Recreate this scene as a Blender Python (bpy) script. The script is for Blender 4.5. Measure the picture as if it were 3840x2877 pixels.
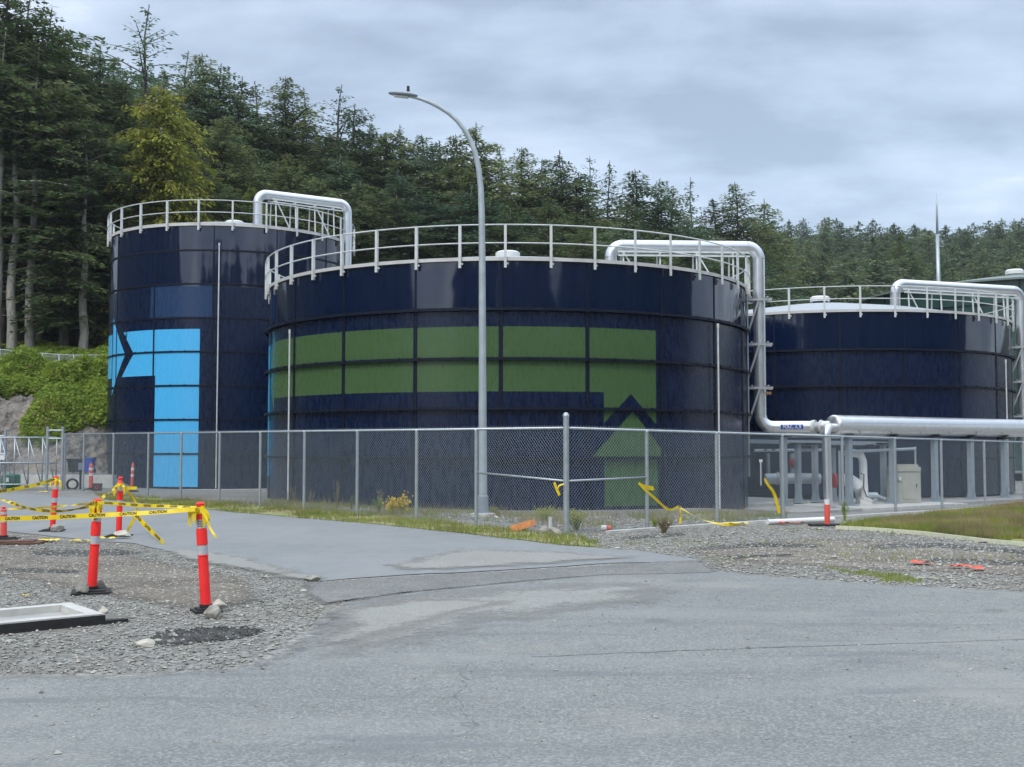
import bpy, bmesh, math, random
import numpy as np
from mathutils import Vector, noise as mnoise
R_ = math.radians
for o in list(bpy.data.objects): bpy.data.objects.remove(o)
SC = bpy.context.scene
COL = SC.collection
CAMZ, PITCH, FPX = 1.65, R_(3.15), 4211.0
# ------------------------------------------------------------------ camera
cd = bpy.data.cameras.new("camera"); cam = bpy.data.objects.new("camera", cd); COL.objects.link(cam)
cam.location = (0, 0, CAMZ); cam.rotation_euler = (R_(90) + PITCH, 0, 0)
cd.sensor_width = 36; cd.lens = 36 * FPX / 3840; cd.clip_end = 3000; cd.clip_start = .1
SC.camera = cam
SC.render.resolution_x = 1024; SC.render.resolution_y = 767
# ------------------------------------------------------------------ view
SC.view_settings.view_transform = 'Standard'; SC.view_settings.look = 'None'
SC.view_settings.exposure = 0.18; SC.view_settings.gamma = 1
# ------------------------------------------------------------------ world: overcast daylight sky
SUN_EL, SUN_AZ = 48, 205      # degrees; azimuth clockwise from +y
world = bpy.data.worlds.new("World"); SC.world = world; world.use_nodes = True
wt = world.node_tree; wt.nodes.clear()
def wn(t, **k):
    n = wt.nodes.new(t)
    for a, b in k.items(): setattr(n, a, b)
    return n
wo = wn('ShaderNodeOutputWorld')
sky = wn('ShaderNodeTexSky', sky_type='NISHITA', sun_disc=False, sun_elevation=R_(SUN_EL), sun_rotation=R_(SUN_AZ))
bgs = wn('ShaderNodeBackground'); bgs.inputs['Strength'].default_value = .05
wt.links.new(sky.outputs[0], bgs.inputs[0])
tc = wn('ShaderNodeTexCoord'); sx = wn('ShaderNodeSeparateXYZ'); wt.links.new(tc.outputs['Generated'], sx.inputs[0])
# project the view direction on a cloud deck: (x,y)/(z+k)
ad = wn('ShaderNodeMath', operation='ADD'); ad.inputs[1].default_value = .22
mx = wn('ShaderNodeMath', operation='MAXIMUM'); mx.inputs[1].default_value = 0
wt.links.new(sx.outputs[2], mx.inputs[0]); wt.links.new(mx.outputs[0], ad.inputs[0])
dx = wn('ShaderNodeMath', operation='DIVIDE'); dy = wn('ShaderNodeMath', operation='DIVIDE')
wt.links.new(sx.outputs[0], dx.inputs[0]); wt.links.new(ad.outputs[0], dx.inputs[1])
wt.links.new(sx.outputs[1], dy.inputs[0]); wt.links.new(ad.outputs[0], dy.inputs[1])
cb = wn('ShaderNodeCombineXYZ'); wt.links.new(dx.outputs[0], cb.inputs[0]); wt.links.new(dy.outputs[0], cb.inputs[1])
def wnoise(scale, det, rough, off, sy=1.0):
    mp = wn('ShaderNodeMapping'); mp.inputs['Location'].default_value = off; mp.inputs['Scale'].default_value = (1, sy, 1)
    wt.links.new(cb.outputs[0], mp.inputs[0])
    n = wn('ShaderNodeTexNoise'); n.inputs['Scale'].default_value = scale; n.inputs['Detail'].default_value = det
    n.inputs['Roughness'].default_value = rough; n.inputs['Distortion'].default_value = .1
    wt.links.new(mp.outputs[0], n.inputs['Vector']); return n
n1 = wnoise(.62, 4, .5, (3.3, 1.6, 0), 1.3); n2 = wnoise(2.3, 6, .55, (1.2, 7.1, 0), 1.5)
mm = wn('ShaderNodeMath', operation='MULTIPLY_ADD'); mm.inputs[1].default_value = .38
wt.links.new(n2.outputs[0], mm.inputs[0])
m2 = wn('ShaderNodeMath', operation='MULTIPLY'); m2.inputs[1].default_value = .62
wt.links.new(n1.outputs[0], m2.inputs[0]); wt.links.new(m2.outputs[0], mm.inputs[2])
cr = wn('ShaderNodeValToRGB'); e = cr.color_ramp; wt.links.new(mm.outputs[0], cr.inputs[0])
e.elements[0].position = .42; e.elements[0].color = (.28, .33, .40, 1)
e.elements[1].position = .60; e.elements[1].color = (.78, .83, .90, 1)
x_ = e.elements.new(.475); x_.color = (.38, .445, .53, 1)
x_ = e.elements.new(.54); x_.color = (.50, .57, .665, 1)
bgc = wn('ShaderNodeBackground'); wt.links.new(cr.outputs[0], bgc.inputs[0])
# an overcast sky is brighter towards the zenith
zr = wn('ShaderNodeMapRange'); zr.inputs[1].default_value = .34; zr.inputs[2].default_value = .85; zr.inputs[3].default_value = 1.0; zr.inputs[4].default_value = 2.9
wt.links.new(sx.outputs[2], zr.inputs[0]); wt.links.new(zr.outputs[0], bgc.inputs['Strength'])
asd = wn('ShaderNodeAddShader'); wt.links.new(bgs.outputs[0], asd.inputs[0]); wt.links.new(bgc.outputs[0], asd.inputs[1])
wt.links.new(asd.outputs[0], wo.inputs[0])
# ------------------------------------------------------------------ sun behind cloud
sd = bpy.data.lights.new("sun", 'SUN'); sd.energy = 1.5; sd.angle = R_(14); sd.color = (1, .95, .88)
so = bpy.data.objects.new("sun", sd); COL.objects.link(so)
az = R_(SUN_AZ); el = R_(SUN_EL)
sdir = Vector((math.sin(az) * math.cos(el), math.cos(az) * math.cos(el), math.sin(el)))
so.rotation_euler = (-sdir).to_track_quat('-Z', 'Y').to_euler(); so.location = (0, -20, 60)

# ================================================================== helpers
def at(px, py, Y):
    """pixel of the 3840-wide photograph at world depth Y -> world point"""
    X = (px - 1920) / FPX; u = -(py - 1438.5) / FPX
    dy_ = math.cos(PITCH) - u * math.sin(PITCH); dz_ = math.sin(PITCH) + u * math.cos(PITCH)
    return Vector((X / dy_ * Y, Y, CAMZ + dz_ / dy_ * Y))
def gnd(px, py, z=0.0):
    X = (px - 1920) / FPX; u = -(py - 1438.5) / FPX
    dy_ = math.cos(PITCH) - u * math.sin(PITCH); dz_ = math.sin(PITCH) + u * math.cos(PITCH)
    s = (z - CAMZ) / dz_
    return Vector((X * s, dy_ * s, z))
def sstep(a, b, x):
    t = min(1, max(0, (x - a) / (b - a))); return t * t * (3 - 2 * t)
def tag(o, label=None, cat=None, group=None, kind=None):
    if label: o['label'] = label
    if cat: o['category'] = cat
    if group: o['group'] = group
    if kind: o['kind'] = kind
    return o
def empty(name, loc, label, cat, group=None, rz=0):
    o = bpy.data.objects.new(name, None); COL.objects.link(o); o.location = loc; o.rotation_euler = (0, 0, rz)
    o.empty_display_size = .2
    return tag(o, label, cat, group)
def copy_tree(o, parent=None):
    c = o.copy(); COL.objects.link(c)
    if parent: c.parent = parent
    for ch in list(o.children): copy_tree(ch, c)
    return c
class MB:
    def __init__(s): s.v = []; s.f = []; s.mi = []; s.cur = 0
    def add(s, vs, fs):
        n = len(s.v); s.v.extend([tuple(v) for v in vs]); s.f.extend([tuple(i + n for i in f) for f in fs]); s.mi.extend([s.cur] * len(fs))
    def box(s, c, d, rz=0, rx=0, ry=0):
        from mathutils import Euler
        M = Euler((rx, ry, rz)).to_matrix(); c = Vector(c); vs = []
        for i in (-1, 1):
            for j in (-1, 1):
                for k in (-1, 1): vs.append(c + M @ Vector((i * d[0] / 2, j * d[1] / 2, k * d[2] / 2)))
        s.add(vs, [(0, 1, 3, 2), (4, 6, 7, 5), (0, 4, 5, 1), (2, 3, 7, 6), (0, 2, 6, 4), (1, 5, 7, 3)])
    def bar(s, a, b, w, h=None, up=(0, 0, 1)):
        a = Vector(a); b = Vector(b); d = (b - a).normalized(); up = Vector(up)
        if abs(d.dot(up)) > .98: up = Vector((0, 1, 0))
        x = d.cross(up).normalized(); y = x.cross(d); h = h or w
        vs = []
        for p in (a, b):
            for i, j in ((-1, -1), (1, -1), (1, 1), (-1, 1)): vs.append(p + x * i * w / 2 + y * j * h / 2)
        s.add(vs, [(0, 1, 2, 3), (7, 6, 5, 4), (0, 4, 5, 1), (1, 5, 6, 2), (2, 6, 7, 3), (3, 7, 4, 0)])
    def tube(s, pts, r, n=10, caps=True):
        pts = [Vector(p) for p in pts]; m = len(pts)
        rs = r if isinstance(r, (list, tuple)) else [r] * m
        t0 = (pts[1] - pts[0]).normalized(); ref = Vector((0, 0, 1)) if abs(t0.z) < .9 else Vector((1, 0, 0))
        x = t0.cross(ref).normalized(); vs = []; fs = []
        for i, p in enumerate(pts):
            t = (pts[min(i + 1, m - 1)] - pts[max(i - 1, 0)]).normalized()
            x = (x - t * x.dot(t)).normalized(); y = t.cross(x)
            for k in range(n):
                a = 2 * math.pi * k / n; vs.append(p + (x * math.cos(a) + y * math.sin(a)) * rs[i])
        for i in range(m - 1):
            for k in range(n):
                k2 = (k + 1) % n; fs.append((i * n + k, i * n + k2, (i + 1) * n + k2, (i + 1) * n + k))
        if caps: fs.append(tuple(range(n))[::-1]); fs.append(tuple((m - 1) * n + k for k in range(n)))
        s.add(vs, fs)
    def lathe(s, prof, c=(0, 0, 0), n=24, a0=0, a1=2 * math.pi, cap=False):
        full = abs(a1 - a0 - 2 * math.pi) < 1e-6; vs = []; fs = []; m = len(prof); q = n if full else n + 1
        for k in range(q):
            a = a0 + (a1 - a0) * k / n
            for r, z in prof: vs.append((c[0] + r * math.cos(a), c[1] + r * math.sin(a), c[2] + z))
        for k in range(n):
            k2 = (k + 1) % q
            for i in range(m - 1): fs.append((k * m + i, k2 * m + i, k2 * m + i + 1, k * m + i + 1))
        if cap:
            fs.append(tuple(k * m for k in range(q))[::-1]); fs.append(tuple(k * m + m - 1 for k in range(q)))
        s.add(vs, fs)
    def ribbon(s, pts, w, up=(0, 0, 1), tw=None, th=.001):
        """flat strip through pts; width direction = up twisted by tw degrees"""
        pts = [Vector(p) for p in pts]; m = len(pts); vs = []; fs = []
        for i, p in enumerate(pts):
            t = (pts[min(i + 1, m - 1)] - pts[max(i - 1, 0)]).normalized(); u = Vector(up); u = u - t * u.dot(t)
            if u.length < .05: u = Vector((0, 1, 0)) - t * t.y
            u.normalize(); x = t.cross(u); a = R_(tw[i] if tw else 0)
            d = u * math.cos(a) + x * math.sin(a); nrm = t.cross(d)
            ww = w[i] if isinstance(w, (list, tuple)) else w
            vs += [p - d * ww / 2, p + d * ww / 2]
        for i in range(m - 1): fs.append((2 * i, 2 * i + 2, 2 * i + 3, 2 * i + 1))
        s.add(vs, fs)
    def build(s, name, mats, parent=None, smooth=False, ang=None):
        me = bpy.data.meshes.new(name); me.from_pydata(s.v, [], s.f)
        if not isinstance(mats, (list, tuple)): mats = [mats]
        for m in mats: me.materials.append(m)
        if len(mats) > 1: me.polygons.foreach_set('material_index', s.mi)
        if smooth:
            me.polygons.foreach_set('use_smooth', [True] * len(s.f))
            if ang: me.set_sharp_from_angle(angle=R_(ang))
        me.update()
        o = bpy.data.objects.new(name, me); COL.objects.link(o)
        if parent: o.parent = parent
        return o
def npmesh(name, V, k, mats, parent=None, mi=None):
    """V: (N,k,3) polygons with k corners each"""
    V = np.asarray(V, dtype=np.float32); N = V.shape[0]
    me = bpy.data.meshes.new(name); me.vertices.add(N * k); me.vertices.foreach_set('co', V.reshape(-1))
    me.loops.add(N * k); me.loops.foreach_set('vertex_index', np.arange(N * k, dtype=np.int32))
    me.polygons.add(N); me.polygons.foreach_set('loop_start', np.arange(0, N * k, k, dtype=np.int32))
    if not isinstance(mats, (list, tuple)): mats = [mats]
    for m in mats: me.materials.append(m)
    if mi is not None: me.polygons.foreach_set('material_index', np.asarray(mi, dtype=np.int32))
    me.update(calc_edges=True); me.validate()
    o = bpy.data.objects.new(name, me); COL.objects.link(o)
    if parent: o.parent = parent
    return o
def arc(c, ra, rb, n=7):
    """quarter bend: c corner point, ra vector from corner back along the incoming leg, rb forward along outgoing"""
    c = Vector(c); ra = Vector(ra); rb = Vector(rb); o = c + ra + rb; out = []
    for i in range(n + 1):
        a = math.pi / 2 * i / n; out.append(o - rb * math.cos(a) - ra * math.sin(a))
    return out
# ------------------------------------------------------------------ materials
class NT:
    def __init__(s, name):
        s.m = bpy.data.materials.new(name); s.m.use_nodes = True; s.t = s.m.node_tree
        s.b = s.t.nodes['Principled BSDF']; s.out = s.t.nodes['Material Output']
    def n(s, t, ins=None, **k):
        x = s.t.nodes.new(t)
        for a, b in k.items(): setattr(x, a, b)
        for a, b in (ins or {}).items():
            if hasattr(b, 'is_linked') or hasattr(b, 'links'): s.t.links.new(b, x.inputs[a])
            else: x.inputs[a].default_value = b
        return x
    def l(s, a, b): s.t.links.new(a, b)
    def math(s, op, a, b=None, c=None, clamp=False):
        x = s.t.nodes.new('ShaderNodeMath'); x.operation = op; x.use_clamp = clamp
        for i, v in enumerate((a, b, c)):
            if v is None: continue
            if isinstance(v, (int, float)): x.inputs[i].default_value = v
            else: s.t.links.new(v, x.inputs[i])
        return x.outputs[0]
    def noise(s, vec, scale, det=4, rough=.55, dist=0):
        x = s.n('ShaderNodeTexNoise', {'Scale': scale, 'Detail': det, 'Roughness': rough, 'Distortion': dist})
        if vec is not None: s.l(vec, x.inputs['Vector'])
        return x.outputs[0]
    def ramp(s, fac, stops):
        x = s.t.nodes.new('ShaderNodeValToRGB'); e = x.color_ramp
        e.elements[0].position = stops[0][0]; e.elements[0].color = (*stops[0][1], 1)
        e.elements[1].position = stops[-1][0]; e.elements[1].color = (*stops[-1][1], 1)
        for p, c in stops[1:-1]: y = e.elements.new(p); y.color = (*c, 1)
        s.l(fac, x.inputs[0]); return x.outputs[0]
    def mix(s, fac, a, b, mode='MIX'):
        x = s.t.nodes.new('ShaderNodeMix'); x.data_type = 'RGBA'; x.blend_type = mode
        for sock, v in ((0, fac), (6, a), (7, b)):
            if isinstance(v, (int, float)): x.inputs[sock].default_value = v
            elif isinstance(v, tuple): x.inputs[sock].default_value = (*v, 1)
            else: s.l(v, x.inputs[sock])
        return x.outputs[2]
    def maprange(s, v, a, b, c, d):
        x = s.n('ShaderNodeMapRange', {1: a, 2: b, 3: c, 4: d}); s.l(v, x.inputs[0]); return x.outputs[0]
    def col(s, c):
        if isinstance(c, tuple): s.b.inputs['Base Color'].default_value = (*c, 1)
        else: s.l(c, s.b.inputs['Base Color'])
    def rough(s, r):
        if isinstance(r, (int, float)): s.b.inputs['Roughness'].default_value = r
        else: s.l(r, s.b.inputs['Roughness'])
    def bump(s, h, strength=.3, dist=.02):
        x = s.n('ShaderNodeBump', {'Strength': strength, 'Distance': dist}); s.l(h, x.inputs['Height']); s.l(x.outputs[0], s.b.inputs['Normal'])
def simple(name, c, rough=.5, metal=0, var=.15, scale=6, bump=0, spec=None):
    t = NT(name); oc = t.n('ShaderNodeTexCoord').outputs['Object']
    n = t.noise(oc, scale, 5)
    lo = tuple(x * (1 - var) for x in c); hi = tuple(min(1, x * (1 + var)) for x in c)
    t.col(t.ramp(n, [(.3, lo), (.7, hi)])); t.rough(rough); t.b.inputs['Metallic'].default_value = metal
    if bump: t.bump(t.noise(oc, scale * 4, 4), bump)
    if spec is not None: t.b.inputs['Specular IOR Level'].default_value = spec
    return t.m
def tank_paint(name, c, R, zs, streak=.5, z0=0):
    """enamelled steel; zs = height below which run-off streaks show (object space)"""
    t = NT(name); oc = t.n('ShaderNodeTexCoord').outputs['Object']; sp = t.n('ShaderNodeSeparateXYZ'); t.l(oc, sp.inputs[0])
    ang = t.math('ARCTAN2', sp.outputs[0], t.math('MULTIPLY', sp.outputs[1], -1)); arcl = t.math('MULTIPLY', ang, R)
    v1 = t.n('ShaderNodeCombineXYZ'); t.l(arcl, v1.inputs[0]); t.l(t.math('MULTIPLY', sp.outputs[2], .22), v1.inputs[1])
    v1 = v1.outputs[0]
    fine = t.noise(v1, 9, 5, .75); coarse = t.noise(v1, 1.3, 3, .6)
    v2 = t.n('ShaderNodeCombineXYZ'); t.l(arcl, v2.inputs[0]); t.l(sp.outputs[2], v2.inputs[1]); v2 = v2.outputs[0]
    below = t.maprange(sp.outputs[2], zs - .02, zs + .02, 1, 0)
    f = t.math('MULTIPLY', t.maprange(fine, .48, .72, 0, 1), t.maprange(coarse, .35, .65, .25, 1))
    f = t.math('MULTIPLY', f, below); f = t.math('MULTIPLY', f, streak)
    dust = tuple(.8 * x + y for x, y in zip(c, (.012, .024, .042)))
    col = t.mix(f, c, dust)
    dk = t.math('MULTIPLY', t.maprange(t.noise(v1, 14, 4, .7), .55, .75, 0, .45), below)
    col = t.mix(dk, col, tuple(x * .55 for x in c))
    # small chips
    ch = t.maprange(t.noise(v2, 7, 2, .5), .78, .8, 0, .35); col = t.mix(ch, col, (.25, .27, .3))
    t.col(col)
    t.rough(t.math('ADD', t.math('MULTIPLY', below, t.maprange(fine, .3, .7, .13, .3)), .07))
    t.b.inputs['IOR'].default_value = 1.72; t.l(t.maprange(below, 0, 1, .5, .24), t.b.inputs['Specular IOR Level'])
    h = t.math('ADD', t.math('MULTIPLY', t.noise(v1, .9, 1, .4), 1.0), t.math('MULTIPLY', t.noise(v2, .55, 2, .5), .6))
    h = t.math('ADD', h, t.math('MULTIPLY', t.math('MULTIPLY', fine, below), .015))
    t.bump(h, .5, .05)
    return t.m
M = {}
M['galv'] = simple('galvanised steel', (.42, .46, .48), .42, .55, .12, 9)
M['galvwire'] = simple('chain link wire', (.30, .345, .37), .5, .4, .1, 3)
M['steelgrey'] = simple('grey steel columns', (.29, .34, .38), .5, .2, .1, 4)
M['alu'] = None
M['whiterail'] = simple('painted railing', (.58, .60, .58), .5, 0, .14, 5)
M['rim'] = simple('roof rim', (.55, .54, .52), .5, .1, .12, 2)
M['girder'] = simple('navy girder', (.0035, .007, .018), .5, .0, .3, 6, spec=.25)
M['conc'] = simple('concrete', (.34, .335, .31), .9, 0, .18, 3, .3)
M['rubber'] = simple('black rubber', (.02, .02, .02), .75, 0, .3, 12, .2)
t = NT('orange plastic'); oc = t.n('ShaderNodeTexCoord').outputs['Object']
cl_ = t.ramp(t.noise(oc, 6, 4), [(.3, (.93, .026, .026)), (.7, (1, .036, .030))]); cl_ = t.mix(t.maprange(t.noise(oc, 9, 6, .7), .56, .70, 0, .5), cl_, (.45, .10, .07)); t.col(cl_); t.rough(.42); M['orange'] = t.m
M['pink'] = simple('faded orange plastic', (.78, .10, .07), .5, 0, .1, 8)
M['band'] = simple('reflective band', (.50, .51, .52), .35, .1, .1, 14)
M['white'] = simple('white plastic', (.72, .72, .70), .5, 0, .06, 6)
M['dark'] = simple('dark fittings', (.02, .022, .025), .5, .2, .3, 9)
M['black'] = simple('black print', (.008, .008, .008), .6, 0, .1, 9)
M['rock'] = simple('rock', (.33, .31, .27), .9, 0, .35, 7, .6)
M['palerock'] = simple('pale rock', (.50, .47, .39), .9, 0, .25, 9, .5)
M['ply'] = simple('orange painted board', (.62, .25, .09), .8, 0, .25, 14, .2)
M['blueplastic'] = simple('blue plastic', (.03, .07, .38), .45, 0, .1, 5)
M['greenplastic'] = simple('green plastic', (.01, .16, .07), .45, 0, .15, 5)
M['signblue'] = simple('blue sign', (.01, .06, .30), .4, 0, .05, 5)
M['beige'] = simple('beige cabinet', (.36, .36, .31), .5, 0, .08, 3)
M['red'] = simple('red enamel', (.42, .03, .03), .45, 0, .2, 6)
M['rust'] = simple('rusty plate', (.12, .06, .04), .8, .2, .4, 8, .3)
M['wood'] = simple('timber', (.42, .24, .12), .8, 0, .2, 8)
M['trim'] = simple('white trim paint', (.62, .62, .45), .6, 0, .1, 8)
M['rag'] = simple('orange scrap', (.72, .10, .05), .6, 0, .35, 10)
M['clamp'] = simple('steel clamp', (.40, .42, .43), .45, .4, .1, 5)
M['domeroof'] = None
t = NT('cladding'); oc = t.n('ShaderNodeTexCoord').outputs['Object']
t.col(t.ramp(t.noise(oc, 2.5, 4), [(.3, (.70, .71, .72)), (.7, (.76, .77, .78))])); t.b.inputs['Metallic'].default_value = .85
t.rough(t.maprange(t.noise(oc, 3, 3), .3, .7, .27, .36)); t.bump(t.noise(oc, 1.5, 1), .05, .05); M['alu'] = t.m
t = NT('roof sheets'); oc = t.n('ShaderNodeTexCoord').outputs['Object']
ck = t.n('ShaderNodeTexBrick', {'Scale': 2.2, 'Mortar Size': .03}); t.l(oc, ck.inputs['Vector'])
t.col(t.mix(ck.outputs['Fac'], (.46, .49, .50), (.2, .22, .23))); t.b.inputs['Metallic'].default_value = .5; t.rough(.45); M['domeroof'] = t.m
t = NT('caution tape'); oc = t.n('ShaderNodeTexCoord').outputs['Object']
t.col(t.ramp(t.noise(oc, 9, 4), [(.3, (.72, .50, .005)), (.7, (.86, .66, .02))])); t.rough(.38)
t.b.inputs['Transmission Weight'].default_value = 0; M['tape'] = t.m

def foliage(name, dk, lt, br=None, trans=.4):
    t = NT(name); g = t.n('ShaderNodeNewGeometry').outputs['Position']; oi = t.n('ShaderNodeObjectInfo')
    n = t.noise(g, .55, 3, .6); n2 = t.noise(g, 3.2, 3, .6)
    f = t.math('ADD', t.math('MULTIPLY', n, .55), t.math('MULTIPLY', n2, .45))
    c = t.ramp(f, [(.34, dk), (.52, tuple((a + b) / 2 for a, b in zip(dk, lt))), (.66, lt)])
    if br: c = t.mix(t.maprange(t.noise(g, 1.1, 2, .5), .60, .68, 0, .6), c, br)
    hs = t.n('ShaderNodeHueSaturation'); t.l(c, hs.inputs['Color'])
    t.l(t.maprange(oi.outputs['Random'], 0, 1, .478, .52), hs.inputs['Hue']); t.l(t.maprange(oi.outputs['Random'], 0, 1, 1.42, .66), hs.inputs['Value'])
    hs.inputs['Saturation'].default_value = 1
    t.col(hs.outputs[0]); t.rough(.75); t.b.inputs['Specular IOR Level'].default_value = .2
    if trans:
        tr = t.n('ShaderNodeBsdfTranslucent'); t.l(hs.outputs[0], tr.inputs[0])
        ms = t.n('ShaderNodeMixShader', {0: trans}); t.l(t.b.outputs[0], ms.inputs[1]); t.l(tr.outputs[0], ms.inputs[2]); t.l(ms.outputs[0], t.out.inputs[0])
    return t.m
M['fir'] = foliage('fir needles', (.068, .115, .046), (.195, .245, .092), (.23, .19, .075))
M['firb'] = foliage('blue green needles', (.062, .118, .064), (.145, .222, .115))
M['cedar'] = foliage('cedar sprays', (.12, .16, .022), (.34, .35, .055), (.20, .15, .03))
M['farfir'] = foliage('far needles', (.070, .120, .060), (.165, .215, .098), (.20, .19, .065))
M['fargold'] = foliage('far yellow green needles', (.075, .115, .02), (.150, .185, .035))
M['bramble'] = foliage('bramble leaves', (.11, .19, .03), (.31, .41, .075), (.22, .20, .06))
M['grass'] = foliage('grass blades', (.18, .22, .05), (.44, .45, .12), (.50, .43, .20))
M['dry'] = foliage('dry weeds', (.16, .125, .07), (.40, .32, .18))
M['broomy'] = simple('yellow broom flowers', (.80, .55, .01), .6, 0, .2, 8)
M['polegrey'] = simple('galvanised lamp pole', (.40, .45, .47), .5, .25, .14, 3)
t = NT('bark'); oc = t.n('ShaderNodeTexCoord').outputs['Object']; mp = t.n('ShaderNodeMapping', {'Scale': (6, 6, .8)}); t.l(oc, mp.inputs[0])
t.col(t.ramp(t.noise(mp.outputs[0], 2, 5, .65), [(.3, (.045, .038, .030)), (.7, (.15, .13, .11))])); t.rough(.95); t.bump(t.noise(mp.outputs[0], 3, 4), .6, .05); M['bark'] = t.m
t = NT('pale bark'); oc = t.n('ShaderNodeTexCoord').outputs['Object']; mp = t.n('ShaderNodeMapping', {'Scale': (6, 6, .8)}); t.l(oc, mp.inputs[0])
t.col(t.ramp(t.noise(mp.outputs[0], 2, 5, .65), [(.3, (.22, .20, .175)), (.7, (.46, .44, .40))])); t.rough(.95); t.bump(t.noise(mp.outputs[0], 3, 4), .5, .05); M['palebark'] = t.m

def ground_mat(name, stops, scale, bumps, extra=None):
    t = NT(name); g = t.n('ShaderNodeNewGeometry').outputs['Position']
    a = t.noise(g, scale[0], 5, .6); b = t.noise(g, scale[1], 6, .7); c = t.noise(g, scale[2], 3, .6)
    f = t.math('ADD', t.math('MULTIPLY', a, .40), t.math('ADD', t.math('MULTIPLY', b, .32), t.math('MULTIPLY', c, .28)))
    col = t.ramp(f, stops)
    if extra: col = extra(t, g, col)
    t.col(col); t.rough(.93); t.b.inputs['Specular IOR Level'].default_value = .25
    vo = t.n('ShaderNodeTexVoronoi', {'Scale': bumps[0]}); t.l(g, vo.inputs['Vector'])
    h = t.math('ADD', t.math('MULTIPLY', vo.outputs['Distance'], .5), t.math('MULTIPLY', b, .6))
    t.bump(h, bumps[1], bumps[2]); return t.m
def as_extra2(t, g, col):
    vo = t.n('ShaderNodeTexVoronoi', {'Scale': 70}); t.l(g, vo.inputs['Vector'])
    s = t.n('ShaderNodeSeparateColor'); t.l(vo.outputs['Color'], s.inputs[0])
    return t.mix(.35, col, t.ramp(s.outputs[0], [(0, (.12, .12, .11)), (.6, (.26, .26, .24)), (1, (.46, .45, .41))]), 'MIX')
def gr_extra(t, g, col):
    vo = t.n('ShaderNodeTexVoronoi', {'Scale': 22}); t.l(g, vo.inputs['Vector'])
    s = t.n('ShaderNodeSeparateColor'); t.l(vo.outputs['Color'], s.inputs[0])
    col = t.mix(.55, col, t.ramp(s.outputs[0], [(0, (.08, .08, .08)), (.5, (.20, .20, .20)), (1, (.40, .40, .38))]), 'MIX')
    # brown mud patches
    m = t.maprange(t.noise(g, .35, 4, .6), .50, .62, 0, .55); col = t.mix(m, col, (.17, .14, .11))
    return col
M['gravel'] = ground_mat('gravel', [(.38, (.16, .15, .125)), (.5, (.24, .23, .195)), (.62, (.33, .32, .275))], (.5, 6, 30), (26, .9, .02), gr_extra)
def as_extra(t, g, col):
    vo = t.n('ShaderNodeTexVoronoi', {'Scale': 75}); t.l(g, vo.inputs['Vector'])
    s = t.n('ShaderNodeSeparateColor'); t.l(vo.outputs['Color'], s.inputs[0])
    col = t.mix(.33, col, t.ramp(s.outputs[0], [(0, (.08, .085, .085)), (.6, (.225, .232, .23)), (1, (.50, .50, .48))]), 'MIX')
    mp = t.n('ShaderNodeMapping', {'Scale': (.25, 1.3, 1), 'Rotation': (0, 0, .25)}); t.l(g, mp.inputs[0])
    m = t.maprange(t.noise(mp.outputs[0], .8, 5, .6), .48, .66, 0, .45); col = t.mix(m, col, (.27, .275, .265))
    m = t.maprange(t.noise(mp.outputs[0], 1.7, 4, .6), .56, .66, 0, .5); col = t.mix(m, col, (.15, .155, .16))
    # tyre tracks and oily spots
    for rot, off in ((.18, 0), (-.55, 3)):
        mp2 = t.n('ShaderNodeMapping', {'Scale': (.035, 1.6, 1), 'Rotation': (0, 0, rot), 'Location': (off, off, 0)}); t.l(g, mp2.inputs[0])
        m = t.maprange(t.noise(mp2.outputs[0], 1.0, 3, .5), .55, .72, 0, .22); col = t.mix(m, col, (.18, .183, .18))
    vs = t.n('ShaderNodeTexVoronoi', {'Scale': .55}); t.l(g, vs.inputs['Vector'])
    m = t.maprange(t.math('ADD', vs.outputs['Distance'], t.math('MULTIPLY', t.noise(g, 4, 3), .12)), .10, .16, .5, 0); col = t.mix(m, col, (.12, .122, .12))
    # fine branching cracks
    vc = t.n('ShaderNodeTexVoronoi', {'Scale': .32}, feature='DISTANCE_TO_EDGE'); dn = t.n('ShaderNodeTexNoise', {'Scale': 1.5, 'Detail': 4.0}); t.l(g, dn.inputs['Vector'])
    va = t.n('ShaderNodeVectorMath', operation='ADD'); t.l(g, va.inputs[0]); t.l(dn.outputs['Color'], va.inputs[1]); t.l(va.outputs[0], vc.inputs['Vector'])
    m = t.math('MULTIPLY', t.maprange(vc.outputs['Distance'], .001, .004, .55, 0), t.maprange(t.noise(g, .23, 2), .50, .56, 0, 1)); col = t.mix(m, col, (.09, .09, .09))
    # dust fanning out of the gravel
    d = t.maprange(t.noise(g, .42, 5, .65), .54, .66, 0, .5); col = t.mix(d, col, (.31, .30, .265))
    return col
M['asphalt'] = ground_mat('asphalt', [(.36, (.160, .167, .155)), (.5, (.198, .205, .190)), (.64, (.245, .250, .230))], (.3, 3, 45), (90, .45, .006), as_extra)
def rd_extra(t, g, col):
    mp = t.n('ShaderNodeMapping', {'Scale': (.9, .2, 1), 'Rotation': (0, 0, -.9)}); t.l(g, mp.inputs[0])
    m = t.maprange(t.noise(mp.outputs[0], 1.0, 5, .6), .48, .7, 0, .6); return t.mix(m, col, (.27, .27, .265))
M['road'] = ground_mat('road asphalt', [(.36, (.19, .197, .195)), (.5, (.228, .235, .232)), (.64, (.265, .27, .265))], (.25, 2.5, 40), (90, .25, .005), rd_extra)
M['patch'] = ground_mat('broken asphalt', [(.38, (.10, .10, .095)), (.5, (.165, .165, .155)), (.62, (.25, .245, .23))], (.8, 7, 35), (30, 1, .03), as_extra2)
M['paledust'] = ground_mat('pale dust', [(.36, (.225, .225, .205)), (.5, (.275, .272, .25)), (.64, (.33, .325, .29))], (.9, 6, 45), (80, .5, .006), as_extra2)
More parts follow.
